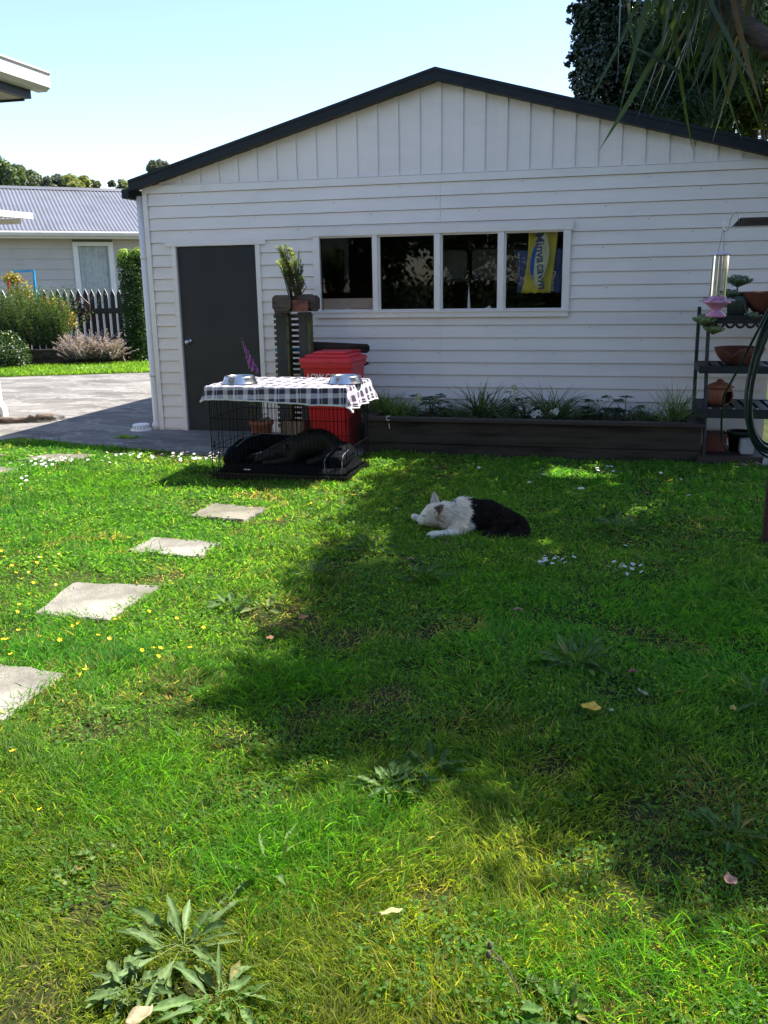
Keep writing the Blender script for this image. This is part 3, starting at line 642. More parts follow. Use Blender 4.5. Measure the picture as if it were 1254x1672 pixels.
# weatherboards around the window (a from wa0 to wa1)
def na(px, py, b):   # position along the wall of a place in the picture
    d = ray(px, py); o = NM+nn*b; t = ((o-CAM)@nn)/(d@nn); p = CAM+d*t; return (p-NM)@nd, p[2]
wa0, wz1 = na(117, 393, .45); wa1, _ = na(183, 393, .45); wz1 = 2.73; wz0 = .9
mb = MB(); z = GZ
while z < 2.8:
    z1 = min(z+.26, 2.8)
    for a, b in ([(A0, wa0), (wa1, A1)] if (z+z1)/2 > wz0 and (z+z1)/2 < wz1+.1 else [(A0, A1)]):
        mb.add([NP(a, .42, z), NP(b, .42, z), NP(b, .438, z1), NP(a, .438, z1)], [(0, 1, 2, 3)]); mb.add([NP(a, .44, z), NP(b, .44, z), NP(b, .42, z), NP(a, .42, z)], [(0, 1, 2, 3)])
    z = z1
mb.prism([NP(A0, .44, GZ), NP(A1, .44, GZ), NP(A1, 6.0, GZ), NP(A0, 6.0, GZ)], (0, 0, .9)); mb.prism([NP(A0, .6, GZ+.9), NP(A1, .6, GZ+.9), NP(A1, 6.0, GZ+.9), NP(A0, 6.0, GZ+.9)], (0, 0, 1.86)); mb.build('wall', M_NWALL, nh)
mb = MB(); fw_ = .13
def nbox(a0, a1, b0, b1, z0, z1): mb.prism([NP(a0, b0, z0), NP(a1, b0, z0), NP(a1, b1, z0), NP(a0, b1, z0)], (0, 0, z1-z0))
nbox(wa0, wa0+fw_, .38, .5, wz0, wz1); nbox(wa1-fw_, wa1, .38, .5, wz0, wz1); nbox(wa0+fw_+.001, wa1-fw_-.001, .38, .5, wz1-.1, wz1); nbox(wa0+fw_+.001, wa1-fw_-.001, .36, .5, wz0, wz0+.08)
nwf = mb.build('window', M_NWHITE, nh)
V = []; F = []; k = 60
for i in range(k+1):
    a = wa0+.1+(wa1-wa0-.2)*i/k; b = .505+.018*math.sin(i*.8)+.009*math.sin(i*2.1)
    V += [NP(a, b, wz0), NP(a, b, wz1)]
F = [(2*i, 2*i+2, 2*i+3, 2*i+1) for i in range(k)]
raw('curtain', V, F, M_CURT, nwf, smooth=True)
mb = MB(); nbox(wa0+fw_-.02, wa1-fw_+.02, .465, .469, wz0+.05, wz1-.05); mb.build('pane', M_GLASS, nwf)

# ------------------------------------------------------------ picket fence, bed, garden beyond
BM = np.array([-6.18, 7.75, 0])                        # left front corner region of the far bed
def FP(a, b, z): return tuple(BM+FD*a+FN*b+[0, 0, z])
def fa(px, py, b):
    d = ray(px, py); o = BM+FN*b; t = ((o-CAM)@FN)/(d@FN); p = CAM+d*t; return (p-BM)@FD, p[2]
FB = 1.55
pf = empty('picket_fence', FP(0, FB, GZ), 'dark brown pointed picket fence in front of the neighbour house', 'fence')
aL, _ = fa(-60, 480, FB); aR, _ = fa(214, 480, FB)
pick = None; pitch = None
a_t, _ = fa(104.5, 471, FB); a_t2, zt_ = fa(204, 471, FB); pitch = (a_t2-a_t)/9.0
a = a_t2
def picket(a0, w_=.125):
    mb = MB(); h = zt_+random.uniform(-.012, .012); tl = random.uniform(-.006, .006); th = .055
    prof = [(a0-w_/2, .02), (a0+w_/2, .02), (a0+w_/2+tl, h-.13), (a0+tl, h), (a0-w_/2+tl, h-.13)]; A_ = [FP(p, FB, z) for p, z in prof]; B_ = [FP(p, FB+th, z) for p, z in prof]
    mb.add(A_+B_, [(4, 3, 2, 1, 0), (5, 6, 7, 8, 9)], 0); mb.add(A_+B_, [(i, (i+1) % 5, 5+(i+1) % 5, 5+i) for i in range(5)], 1); return mb
while a > aL:
    picket(a, pitch*.68).build('picket', [M_FENCE, M_WHITE], pf); a -= pitch  # sides coloured white, standing for the pickets' sunlit edges
mb = MB()
for z in (.35, 1.0): mb.prism([FP(aL, FB-.045, z), FP(aR, FB-.045, z), FP(aR, FB-.045, z+.12), FP(aL, FB-.045, z+.12)], tuple(FN*.043))
mb.build('rail', M_FENCE, pf)
mb = MB(); mb.prism([FP(aR-.02, FB-.1, GZ), FP(aR+.1, FB-.1, GZ), FP(aR+.1, FB+.02, GZ), FP(aR-.02, FB+.02, GZ)], (0, 0, 1.4)); mb.build('post', M_FENCE, pf)
# long timber bed
bd = empty('timber_garden_bed', FP(0, 0, GZ), 'long low dark timber bed of shrubs in front of the picket fence', 'garden bed')
bR = fa(205, 590, 0)[0]; bL = -4.5
mb = MB()
for z0, z1 in ((GZ, .14), (.145, .30)): mb.prism([FP(bL, 0, z0), FP(bR, 0, z0), FP(bR, .05, z0), FP(bL, .05, z0)], (0, 0, z1-z0))
mb.prism([FP(bR-.05, .051, GZ), FP(bR, .051, GZ), FP(bR, 1.4, GZ), FP(bR-.05, 1.4, GZ)], (0, 0, .33)); mb.build('side_boards', M_DWOOD, bd)
mb = MB(); mb.prism([FP(bL, -.03, .302), FP(bR+.03, -.03, .302), FP(bR+.03, .11, .302), FP(bL, .11, .302)], (0, 0, .03)); mb.build('coping', M_COPE, bd)
mb = MB(); mb.prism([FP(bL, .051, .0), FP(bR-.051, .051, .0), FP(bR-.051, 1.4, .0), FP(bL, 1.4, .0)], (0, 0, .26)); mb.build('soil', M_SOIL, bd)
# ------------------------------------------------------------ vegetation helpers
def bush(name, label, cat, clumps, nleaf, L, W, c1, c2, mat, base, group=None, stems=6, up=0.3, stemmat=None, drop=0.0, tipc=None, parts=('foliage', 'stems')):
    t = empty(name, base, label, cat, group)
    P, d, k = clump_points(nleaf, clumps)
    P = P[P[:, 2] > base[2]-.02]; d = d[:len(P)]; n = len(P)
    Nn = d[:n]+RNG.normal(0, .7, (n, 3))+[0, 0, up]
    tt = np.clip(RNG.random(n)*.8+.3*(vnoise(P[:, 0]*1.7+P[:, 2], P[:, 1]*1.7+P[:, 2], .35, 8)-.5)*2, 0, 1)
    col = cmix(c1, c2, tt)*(0.75+.5*RNG.random(n))[:, None]
    if tipc is not None: m = RNG.random(n) < tipc[1]; col[m] = np.array(tipc[0])*(0.8+.4*RNG.random(m.sum()))[:, None]
    s = .7+.6*RNG.random(n)
    v = leaves(P, Nn, L*s, W*s, col); fastmesh(parts[0], *v, mat, t)
    if stems:
        paths = []; cl = random.Random(5)
        for i in range(stems):
            c = clumps[i % len(clumps)]; q = (c[0]+cl.uniform(-.6, .6)*c[3], c[1]+cl.uniform(-.6, .6)*c[4], c[2]+cl.uniform(0, .5)*c[5])
            b0 = (base[0]+cl.uniform(-.12, .12)*c[3], base[1]+cl.uniform(-.12, .12)*c[4], base[2]); mid = ((b0[0]+q[0])/2+cl.uniform(-.1, .1)*c[3], (b0[1]+q[1])/2, (b0[2]+q[2])/2+.05)
            th = max(.004, .03*max(c[3], .05)); paths.append(([b0, mid, q], th, th*.3))
        tree_mesh_trunk(paths, parts[1], stemmat or M_BARK, t, 6)
    return t
def tree(name, label, base, clumps, nleaf, L, W, c1, c2, mat, tr=.15, group=None, limbs=8, up=.2, D=None, trunkmat=None, upto=None, cat='tree', tipc=None, brad=.35):
    t = empty(name, base, label, cat, group)
    P, d, k = clump_points(nleaf, clumps); n = len(P)
    tt = np.clip(RNG.random(n)*.75+.5*(vnoise(P[:, 0]+P[:, 2], P[:, 1]+P[:, 2]*.7, .8, 8)-.4), 0, 1)
    col = cmix(c1, c2, tt)*(0.7+.6*RNG.random(n))[:, None]
    if tipc is not None: m = RNG.random(n) < tipc[1]; col[m] = np.array(tipc[0])
    s = .7+.6*RNG.random(n); DD = None if D is None else np.tile(D, (n, 1))+RNG.normal(0, .4, (n, 3))
    fastmesh('crown', *leaves(P, d+RNG.normal(0, .8, (n, 3))+[0, 0, up], L*s, W*s, col, DD), mat, t)
    cl = random.Random(9); cs = sorted(clumps, key=lambda c: -c[3]*c[4]*c[5])[:limbs]
    cz = np.mean([c[2] for c in clumps]); cx = np.mean([c[0] for c in clumps]); cy = np.mean([c[1] for c in clumps])
    top = (base[0]*.4+cx*.6, base[1]*.4+cy*.6, base[2]+(cz-base[2])*.6); paths = [([base, ((base[0]*.7+top[0]*.3)+cl.uniform(-.1, .1), base[1]*.7+top[1]*.3, (base[2]+top[2])/2), top], tr, tr*.7)]
    for c in cs: paths.append(([top, ((top[0]+c[0])/2+cl.uniform(-.2, .2)*c[3], (top[1]+c[1])/2, (top[2]+c[2])/2), (c[0], c[1], c[2]+.3*c[5])], tr*.6, tr*.15))
    tree_mesh_trunk(paths, 'trunk', trunkmat or M_BARK, t)
    return t
def blob(c, r, n, f=.5, seed=1, sq=1.0):
    """n smaller clumps spread over a ball of radius r"""
    rg = np.random.default_rng(seed); out = []
    for i in range(n):
        d = unit(rg.normal(0, 1, (1, 3)))[0]*r*(rg.random()**.5); q = r*f*(.6+.7*rg.random())
        out.append((c[0]+d[0], c[1]+d[1], c[2]+d[2]*sq, q, q, q*.85))
    return out
# ------------------------------------------------------------ garden beyond the driveway
def fpt(px, py, b, dz=0): a, z = fa(px, py, b); p = FP(a, b, z); return p
# clipped hedge column at the garage corner
c0 = fpt(226, 590, .3); 
cl = [(c0[0]+.0, c0[1]+.1, z, .36, .36, .22) for z in np.arange(.1, 2.05, .17)]
cl += [(c0[0]+random.uniform(-.2, .2), c0[1]+.1, 2.12+random.uniform(-.05, .12), .16, .16, .15) for _ in range(6)]
bush('hedge_column', 'tall narrow clipped green hedge beside the garage corner', 'hedge', cl, 9000, .06, .035, (.018, .05, .01), (.05, .10, .018), M_LEAF, (c0[0], c0[1]+.1, GZ), up=.4)
h2 = [(c0[0]+random.uniform(-.3, .2), c0[1]+.1, 2.1+random.uniform(-.12, .18), .15, .15, .13) for _ in range(8)]
P, d, k = clump_points(2200, h2); fastmesh('new_growth', *leaves(P, d+[0, 0, .3], np.full(len(P), .055), np.full(len(P), .03), cmix((.16, .30, .02), (.32, .42, .05), RNG.random(len(P)))), M_LEAF, bpy.data.objects['hedge_column'])
# rosemary-like upright shrubs
def spiky(name, label, cat, pts, base, n, L, W, c1, c2, spread=.5, mat=None, group=None, H=.6, sub=14, tipc=None, needle=.035):
    """upright sprigs: each sprig a curved stem clothed in short needles"""
    t = empty(name, base, label, cat, group); V = []; st = []
    Ps = []; Ds = []; Cs = []; paths = []
    for i in range(n):
        p = np.array(pts[RNG.integers(len(pts))], float)+RNG.normal(0, .05, 3)*[1, 1, 0]; d = unit(np.array([[RNG.normal(0, spread), RNG.normal(0, spread), 1.0]]))[0]
        h = H*(.6+.5*RNG.random()); bend = RNG.normal(0, .12, 3)*[1, 1, 0]*h; cc = cmix(c1, c2, [RNG.random()])[0]
        for s in np.linspace(.2, 1, sub):
            q = p+d*h*s+bend*s*s
            for _ in range(4):
                Ps.append(q); Ds.append(d+RNG.normal(0, .6, 3)); Cs.append((np.array(tipc) if (tipc is not None and s > .75) else cc)*(.7+.6*RNG.random()))
        if i % 3 == 0: paths.append(([tuple(p), tuple(p+d*h*.5+bend*.25), tuple(p+d*h*.95+bend*.9)], .006, .003))
    Ps = np.array(Ps); Ds = np.array(Ds); m = len(Ps)
    fastmesh('foliage', *blades(Ps, Ds, np.full(m, needle), np.full(m, W), np.full(m, .004), np.array(Cs)), mat or M_LEAF, t)
    tree_mesh_trunk(paths, 'stems', M_DEAD, t, 5); return t
def bedpts(px0, px1, b, n, z=.24): return [FP(fa(px0+(px1-px0)*i/(n-1), 575, b)[0], b, z) for i in range(n)]
P = bedpts(8, 108, .45, 12); spiky('rosemary_bush', 'tall upright dark green rosemary in the far timber bed', 'shrub', P, P[6], 560, .6, .009, (.035, .09, .025), (.13, .21, .045), .2, H=1.3, needle=.05)
yb = fpt(82, 505, .9); yc2 = fpt(36, 480, 1.0); y3 = fpt(20, 455, 1.0); y4 = fpt(95, 500, .8)
bush('yellow_flowering_bush', 'yellow and orange leaved bush above the rosemary by the picket fence', 'shrub',
     [(yb[0], yb[1], yb[2], .42, .3, .28), (yc2[0], yc2[1], yc2[2]-.1, .3, .25, .45), (y3[0], y3[1], y3[2], .2, .2, .16), (y4[0], y4[1], y4[2]-.3, .4, .3, .3), (yc2[0]-.4, yc2[1]-.2, yc2[2]-.7, .4, .3, .4)],
     3800, .07, .04, (.14, .15, .02), (.40, .33, .05), M_LEAF, (yb[0], yb[1], .24), stems=10, tipc=((.42, .16, .02), .12))
P = bedpts(118, 180, -.05, 7, .28)
lv = spiky('lavender_bush', 'round grey-mauve lavender spilling over the far timber bed', 'shrub', [tuple(np.array(p)*[1, 1, 0]+[0, 0, .08+.1*(i % 2)]) for i, p in enumerate(P)], (P[3][0], P[3][1], .28), 420, .4, .009, (.22, .20, .19), (.36, .31, .33), .75, H=.52, tipc=(.42, .34, .40), needle=.04)
q = fpt(12, 590, -.25)
bush('white_flowering_bush', 'green bush dotted with small white flowers at the left edge beyond the driveway', 'shrub', [(q[0], q[1], .35, .5, .4, .42), (q[0]-.5, q[1], .4, .5, .4, .45), (q[0]+.25, q[1], .2, .3, .3, .3)], 5500, .05, .03, (.02, .05, .015), (.06, .12, .03), M_LEAF, (q[0], q[1], GZ), tipc=((.8, .8, .78), .07))
# blue and red trellis frame
fr = empty('trellis_frame', fpt(35, 560, 1.2), 'painted blue and red frame standing in the yellow bush', 'trellis')
def bar(p, q, r_, mat, nm, par): mb = MB(); mb.tube([p, q], r_, 4); return mb.build(nm, mat, par)
A = fpt(21, 444, 1.2); B = fpt(55, 442, 1.2); Cc = fpt(60, 500, 1.2); D_ = fpt(12, 448, 1.2); E_ = fpt(17, 490, 1.2); Ff = fpt(20, 560, 1.2)
bar(A, B, .028, M_BLUE, 'top_bar', fr); bar(B, Cc, .028, M_BLUE, 'side_bar', fr); bar(Cc, fpt(60, 560, 1.2), .028, M_BLUE, 'side_bar', fr); bar(D_, E_, .03, M_RED, 'red_bar', fr); bar(E_, Ff, .025, M_BLUE, 'side_bar', fr)
# insect-house ornament, and a wire ornament further right, both on the fence
ih = empty('insect_house', fpt(133, 520, FB-.2), 'rusty house-shaped insect hotel of twigs hung on the picket fence', 'insect hotel')
a0, zz = fa(119, 505, FB-.12); a1, _ = fa(147, 505, FB-.12); zt1 = fa(133, 483, FB-.12)[1]; zm = fa(133, 497, FB-.12)[1]; zb = fa(133, 524, FB-.12)[1]
b_ = FB-.16; mb = MB()
for p, q in (((a0, zm), ((a0+a1)/2, zt1)), (((a0+a1)/2, zt1), (a1, zm)), ((a0, zm), (a1, zm)), ((a0, zm), (a0+.02, zb)), ((a1, zm), (a1-.02, zb)), ((a0+.02, zb), (a1-.02, zb)), ((a0, (zm+zb)/2), (a1, (zm+zb)/2)), ((a0, zm*.75+zb*.25), (a1, zm*.75+zb*.25))):
    mb.tube([FP(p[0], b_, p[1]), FP(q[0], b_, q[1])], .018, 4)
mb.build('frame', M_POST, ih)
mb = MB()
for _ in range(90):
    aa = random.uniform(a0+.03, a1-.03); z_ = random.uniform(zb+.02, zm+.08); mb.tube([FP(aa, b_-.01, z_), FP(aa+random.uniform(-.06, .06), b_+.05, z_+random.uniform(-.03, .03))], .009, 4)
mb.build('twigs', M_DEAD, ih)
mb = MB(); 
for px, py, rr in ((206, 495, .05), (204, 503, .06), (208, 512, .05), (205, 520, .04)):
    a_, z_ = fa(px, py, FB-.1); mb.tube([FP(a_+rr*math.cos(t), FB-.1+.01*math.sin(3*t), z_+rr*math.sin(t)) for t in np.linspace(0, 6.28, 14)], .008, 5, closed=True)
tag(mb.build('wire_ornament', M_POST, None, fpt(206, 505, FB-.1)), 'twisted rusty wire ornament at the right end of the picket fence', 'ornament')
# wavy rusty edging stake and terracotta pot at the bed's end
mb = MB(); q = fpt(203, 595, -.06); mb.tube([(q[0]+.02*math.sin(t*9), q[1], GZ+t*.36) for t in np.linspace(0, 1, 14)], .022, 7)
tag(mb.build('twisted_branch', M_PALEW, None, (q[0], q[1], GZ)), 'short twisted pale branch standing at the end of the far timber bed', 'branch')
q = fpt(196, 566, .35); mb = MB(); mb.lathe([(0, 0), (.1, 0), (.14, .2), (.15, .2), (.15, .24), (.12, .24), (.11, .05), (0, .05)], (q[0], q[1], .26), 18)
tag(mb.build('terracotta_pot', M_TERRA2, None, (q[0], q[1], .26), smooth=True), 'small terracotta pot at the right end of the far timber bed', 'pot')
q = fpt(88, 500, .8)
# ------------------------------------------------------------ distant trees and houses on the hill
def far(px, py, t): return CAM+ray(px, py)*t
def hill_z(x, y): return 8.5
far_trees = [(15, 285, 78, 2.6, (.035, .06, .03), (.07, .09, .03), 'dark green tree on the hill at the far left'), (42, 292, 82, 1.9, (.04, .06, .035), (.08, .10, .05), 'smaller dark green tree right of the far left hill tree'),
  (76, 301, 84, 1.5, (.05, .065, .055), (.09, .10, .08), 'left one of two grey-green rounded hill trees'), (95, 302, 86, 1.5, (.045, .06, .05), (.09, .10, .08), 'right one of two grey-green rounded hill trees'),
  (128, 303, 80, 1.8, (.09, .11, .04), (.17, .18, .07), 'pale olive feathery tree on the hill between the houses'), (148, 306, 86, 1.1, (.06, .075, .04), (.12, .13, .06), 'small olive tree on the hill left of the distant house'),
  (203, 308, 88, 1.3, (.07, .085, .05), (.14, .15, .08), 'yellowish hill tree showing beside the garage roof end'), (257, 272, 90, 1.25, (.045, .06, .05), (.08, .09, .07), 'lone dark tree top above the left slope of the garage roof'),
  (182, 300, 120, .5, (.05, .06, .05), (.08, .09, .07), 'tiny dark tree behind the distant grey house')]
for i, (px, py, dd, r, c1, c2, lb) in enumerate(far_trees):
    c = far(px, py, dd); r = r*(dd/84)*.82
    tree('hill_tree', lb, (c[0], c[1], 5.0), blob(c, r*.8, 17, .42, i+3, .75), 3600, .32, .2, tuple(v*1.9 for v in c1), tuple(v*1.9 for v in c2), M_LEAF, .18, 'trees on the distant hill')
def farhouse(label, px0, px1, py0, py1, dd, roofm, wallm, wins=0):
    a = far(px0, py1, dd); b = far(px1, py1, dd); zt = far(px0, py0, dd)[2]; d = unit(((b-a)*[1, 1, 0])[None])[0]; n = np.array([-d[1], d[0], 0]); L = np.linalg.norm((b-a)[:2])
    t = empty('hillside_house', tuple(a*[1, 1, 0]+[0, 0, 6]), label, 'house', 'houses on the distant hill'); z0 = a[2]-1.5
    q = lambda u, v, z: tuple(a*[1, 1, 0]+d*u+n*v+[0, 0, z])
    h = zt-a[2]
    mb = MB(); mb.prism([q(.2, .3, 5), q(L-.2, .3, 5), q(L-.2, 5, 5), q(.2, 5, 5)], (0, 0, a[2]-5+h*.15)); wl = mb.build('wall', wallm, t)
    mb = MB(); mb.prism([q(0, 0, a[2]+h*.2), q(0, 2.6, zt), q(0, 5.3, a[2]+h*.2)], tuple(d*L)); mb.build('roof', roofm, t)
    for k in range(wins): 
        mb = MB(); u = L*(.6+.22*k); mb.prism([q(u, .25, a[2]-.8), q(u+.9, .25, a[2]-.8), q(u+.9, .29, a[2]-.8), q(u, .29, a[2]-.8)], (0, 0, .7)); mb.build('window', M_DOOR, t)
farhouse('distant pale house with a low white roof on the hill at left', -20, 56, 302, 309, 80, M_NWHITE, M_WALL)
farhouse('distant grey-roofed house on the hill beside the garage roof', 152, 196, 303, 311, 95, M_NWALL, M_WALL, 2)
# ------------------------------------------------------------ trees behind the garage on the right
q = lambda px, py, Y: tuple(PY(px, py, Y))
def cl_at(lst, Y): out = []; 
def clumps_px(lst, Y, seed=0):
    rg = random.Random(seed); out = []
    for px, py, r in lst:
        c = PY(px, py, Y+rg.uniform(-.5, .5)*r); out.append((c[0], c[1], c[2], r, r, r*.9))
    return out
c = clumps_px([(975, 20, .45), (965, 60, .42), (985, 100, .5), (975, 140, .45), (1010, 60, .7), (1020, 130, .6), (1000, -60, .8), (1040, -150, 1.2), (985, -30, .5), (1055, 40, .7), (1050, 160, .5), (952, 28, .22), (943, 50, .1), (935, 12, .1), (946, 88, .22), (932, 93, .09), (952, 112, .2), (938, 140, .1), (958, 150, .25), (946, 162, .12), (949, 70, .12), (930, 35, .07), (926, 105, .06), (935, 122, .08), (928, 18, .05), (941, 176, .1), (1080, 110, .6), (1000, 180, .45), (945, 15, .12), (1000, 240, .6), (1060, 230, .5), (940, 128, .12), (1030, 190, .45)], 10, 2)
tree('broadleaf_tree', 'dense dark glossy-leaved tree rising behind the right slope of the garage roof', (5.6, 10.2, GZ), c, 40000, .10, .05, (.010, .020, .012), (.035, .062, .026), M_GLOSS, .2, up=.3, brad=.3)
c = clumps_px([(1070, 60, .5), (1085, 110, .55), (1075, 150, .4), (1110, 140, .5), (1130, 90, .7), (1110, 30, .6), (1145, 170, .4), (1095, 185, .35), (1160, 110, .6), (1150, 30, .8), (1070, 90, .35), (1200, 60, .8), (1130, 190, .3), (1120, 60, .5), (1190, 120, .5), (1230, 40, .7)], 8.6, 5)
tree('conifer', 'feathery dark green conifer between the dark broadleaf tree and the cabbage tree', (6.5, 8.9, GZ), c, 42000, .14, .022, (.012, .034, .014), (.03, .075, .025), M_LEAF, .16, up=.0, D=(-.6, -.2, .5))
c = clumps_px([(1240, 150, .6), (1215, 180, .4), (1180, 190, .35), (1200, 130, .5), (1245, 190, .3), (1165, 150, .4), (1250, 100, .6), (1230, 60, .7), (1180, 215, .3), (1150, 160, .35), (1270, 150, .7), (1215, 215, .25)], 11.5, 8)
tree('feathery_tree', 'open green tree letting white sky through at the right end of the garage roof', (8.6, 11.8, GZ), c, 8500, .16, .05, (.03, .055, .012), (.10, .13, .02), M_LEAF, .12, up=.1, tipc=((.26, .30, .04), .05))
mb = MB()
t = empty('twiggy_tree', (7.6, 13, GZ), 'thin bare-stemmed tree with fine twigs behind the open green tree', 'tree'); ps = []
for i in range(26):
    a = PY(random.uniform(1080, 1270), 260, 13); b = PY(random.uniform(1050, 1290), random.uniform(90, 200), 13); ps.append(([tuple(a), tuple((a+b)/2+RNG.normal(0, .15, 3)), tuple(b)], .03, .008))
ps.append(([(7.6, 13, GZ), (7.6, 13, 2), tuple(PY(1170, 250, 13))], .12, .05)); tree_mesh_trunk(ps, 'trunk', M_BARK, t, 5)
P, d, k = clump_points(2600, clumps_px([(1245, 200, .5), (1150, 180, .8), (1230, 170, .6), (1100, 200, .6)], 13, 3)); fastmesh('crown', *leaves(P, d+[0, 0, .2], np.full(len(P), .10), np.full(len(P), .05), cmix((.05, .06, .02), (.14, .13, .06), RNG.random(len(P)))), M_LEAF, t)

# ------------------------------------------------------------ cabbage tree head hanging into the view at the top right, close by
ct = empty('cabbage_tree', (7.55, -5.6, GZ), 'cabbage tree with long hanging strap leaves in the top right corner', 'tree')
h1 = PY(1165, -95, -5.2); h2 = PY(1240, -85, -5.0); h3 = PY(1085, -120, -4.8)
tk = [([(7.55, -5.6, GZ), (7.35, -5.5, 1.4), (7.0, -5.35, 2.35), (6.3, -5.25, 2.75)], .11, .085), ([(6.3, -5.25, 2.75), tuple(h2+[.0, 0, .10])], .085, .07),
      ([tuple(PY(1262, 90, -5.2)), tuple(PY(1225, 52, -5.15)), tuple(PY(1195, 22, -5.15)), tuple(h1)], .045, .04), ([(7.0, -5.35, 2.35), (6.5, -5.25, 2.42), tuple(PY(1262, 90, -5.2))], .07, .045), ([tuple(h1), tuple(h3)], .05, .04)]
tree_mesh_trunk(tk, 'trunk', M_CABT, ct, 10)
parts = []; 
for hc, nb, sp in ((h1, 100, .16), (h2, 100, .16), (h3+[.36, 0, .1], 26, .08), (h3+[.5, .6, .7], 150, .1), (h1+[.4, .9, .5], 150, .1)):
    P = hc+RNG.normal(0, sp, (nb, 3)); a = RNG.random(nb)*2*math.pi; el = np.where(RNG.random(nb) < .8, RNG.uniform(-1.5, -1.0, nb), RNG.uniform(-.6, 1.2, nb))
    D = np.stack([np.cos(a)*np.cos(el), np.sin(a)*np.cos(el), np.sin(el)], 1); L = RNG.uniform(.22, .46, nb); L[el > -.9] *= .75
    dr = RNG.random(nb); col = cmix((.022, .042, .014), (.07, .105, .028), RNG.random(nb)); col[dr < .13] = (.13, .09, .04); col[dr < .03] = (.26, .15, .04)
    D = D+[-.05, 0, 0]
    parts.append(blades(P, D, L, RNG.uniform(.014, .030, nb), RNG.uniform(.08, .35, nb)*L, col))
fastmesh('leaves', *join(parts), M_LEAF, ct)

# ------------------------------------------------------------ the tree (out of view to the right) that shades the lawn
poly = [(G(x, y)[0], G(x, y)[1]) for x, y in [(612, 800), (600, 855), (505, 945), (520, 1050), (530, 1090), (400, 1120), (395, 1165), (470, 1235), (560, 1238), (700, 1268), (810, 1300), (920, 1350), (1080, 1405), (1254, 1462)]]
poly += [(7.2, -7.6), (7.5, -.2), (3.6, -.6), (3.3, -1.9)]
def inside(x, y, pl):
    c = np.zeros(len(x), bool); n = len(pl)
    for i in range(n):
        x0, y0 = pl[i]; x1, y1 = pl[(i+1) % n]
        m = ((y0 > y) != (y1 > y)) & (x < (x1-x0)*(y-y0)/(y1-y0+1e-12)+x0); c ^= m
    return c
t = empty('shade_tree', (8.6, -3.0, GZ), 'large leafy tree standing out of view to the right and shading the lawn', 'tree')
nL = 30000; gx = RNG.uniform(3, 8, nL*2); gy = RNG.uniform(-8.2, .2, nL*2); j = RNG.normal(0, .17, (nL*2, 2)); ok = inside(gx+j[:, 0], gy+j[:, 1], poly)
keep = vnoise(gx, gy, .55, 21)*.6+vnoise(gx, gy, .22, 22)*.4 > .23
gx, gy = gx[ok & keep][:nL], gy[ok & keep][:nL]; hgt = RNG.uniform(4.5, 6.8, len(gx)) + .5*vnoise(gx, gy, 1.0, 4)
P = np.stack([gx+SUN[0]/SUN[2]*hgt, gy+SUN[1]/SUN[2]*hgt, hgt], 1)
sc = P-CAM; z = sc@FW; sx = PW/2+FPX*(sc@RT)/z; sy = PH/2-FPX*(sc@UP)/z
out = (z < .3) | (sx > PW+25) | (sy < -25); P = P[out]; n = len(P)
fastmesh('crown', *leaves(P, RNG.normal(0, .5, (n, 3))+SUN, np.full(n, .11), np.full(n, .07), cmix((.02, .05, .012), (.05, .10, .02), RNG.random(n))), M_LEAF, t)
ex = []                                                # added unseen crown volume that blocks more sky above the lawn
for cxx, cyy, czz, rr in ((9.0, -3.5, 6.6, 2.2), (10.2, -.8, 6.2, 2.3), (9.6, -6.4, 5.6, 2.2), (8.2, -1.6, 7.6, 1.8), (7.6, -4.4, 7.6, 1.8), (10.8, -4.0, 4.6, 2.0), (9.6, -2.0, 3.4, 1.4), (6.6, -3.2, 8.0, 1.7), (8.6, -8.2, 5.6, 2.0), (6.2, -5.6, 7.4, 1.7), (6.9, -7.4, 6.6, 1.7)): ex += blob((cxx, cyy, czz), rr, 7, .5, int(cxx*10), .7)
P, d, k = clump_points(30000, ex); sc = P-CAM; z = sc@FW; sx = PW/2+FPX*(sc@RT)/z; sy = PH/2-FPX*(sc@UP)/z; P = P[(z < .3) | (sx > PW+40) | (sy < -40)]
hh = P[:, 2]/SUN[2]; gx, gy = P[:, 0]-SUN[0]*hh, P[:, 1]-SUN[1]*hh; keep = inside(gx, gy, poly) | (gx > 6.2) | (gy > -.6); P = P[keep]; n = len(P)
fastmesh('crown', *leaves(P, RNG.normal(0, .8, (n, 3))+[0, 0, .5], np.full(n, .15), np.full(n, .095), cmix((.02, .05, .012), (.05, .10, .02), RNG.random(n))), M_LEAF, t)
ps = [([(8.6, -3, GZ), (8.7, -2.8, 1.6), (8.3, -2.6, 3.4)], .2, .15)]
for q_ in ((6.8, -4.2, 5.2), (7.6, -.8, 5.4), (9.4, -2.2, 5.8), (8.2, -5.2, 5.2), (7.0, -2.6, 5.6), (9.6, -.5, 5.8)): ps.append(([(8.3, -2.6, 3.4), tuple((np.array((8.3, -2.6, 3.4))+q_)/2+[0, 0, .3]), q_], .1, .03))
tree_mesh_trunk(ps, 'trunk', M_BARK, t, 8)
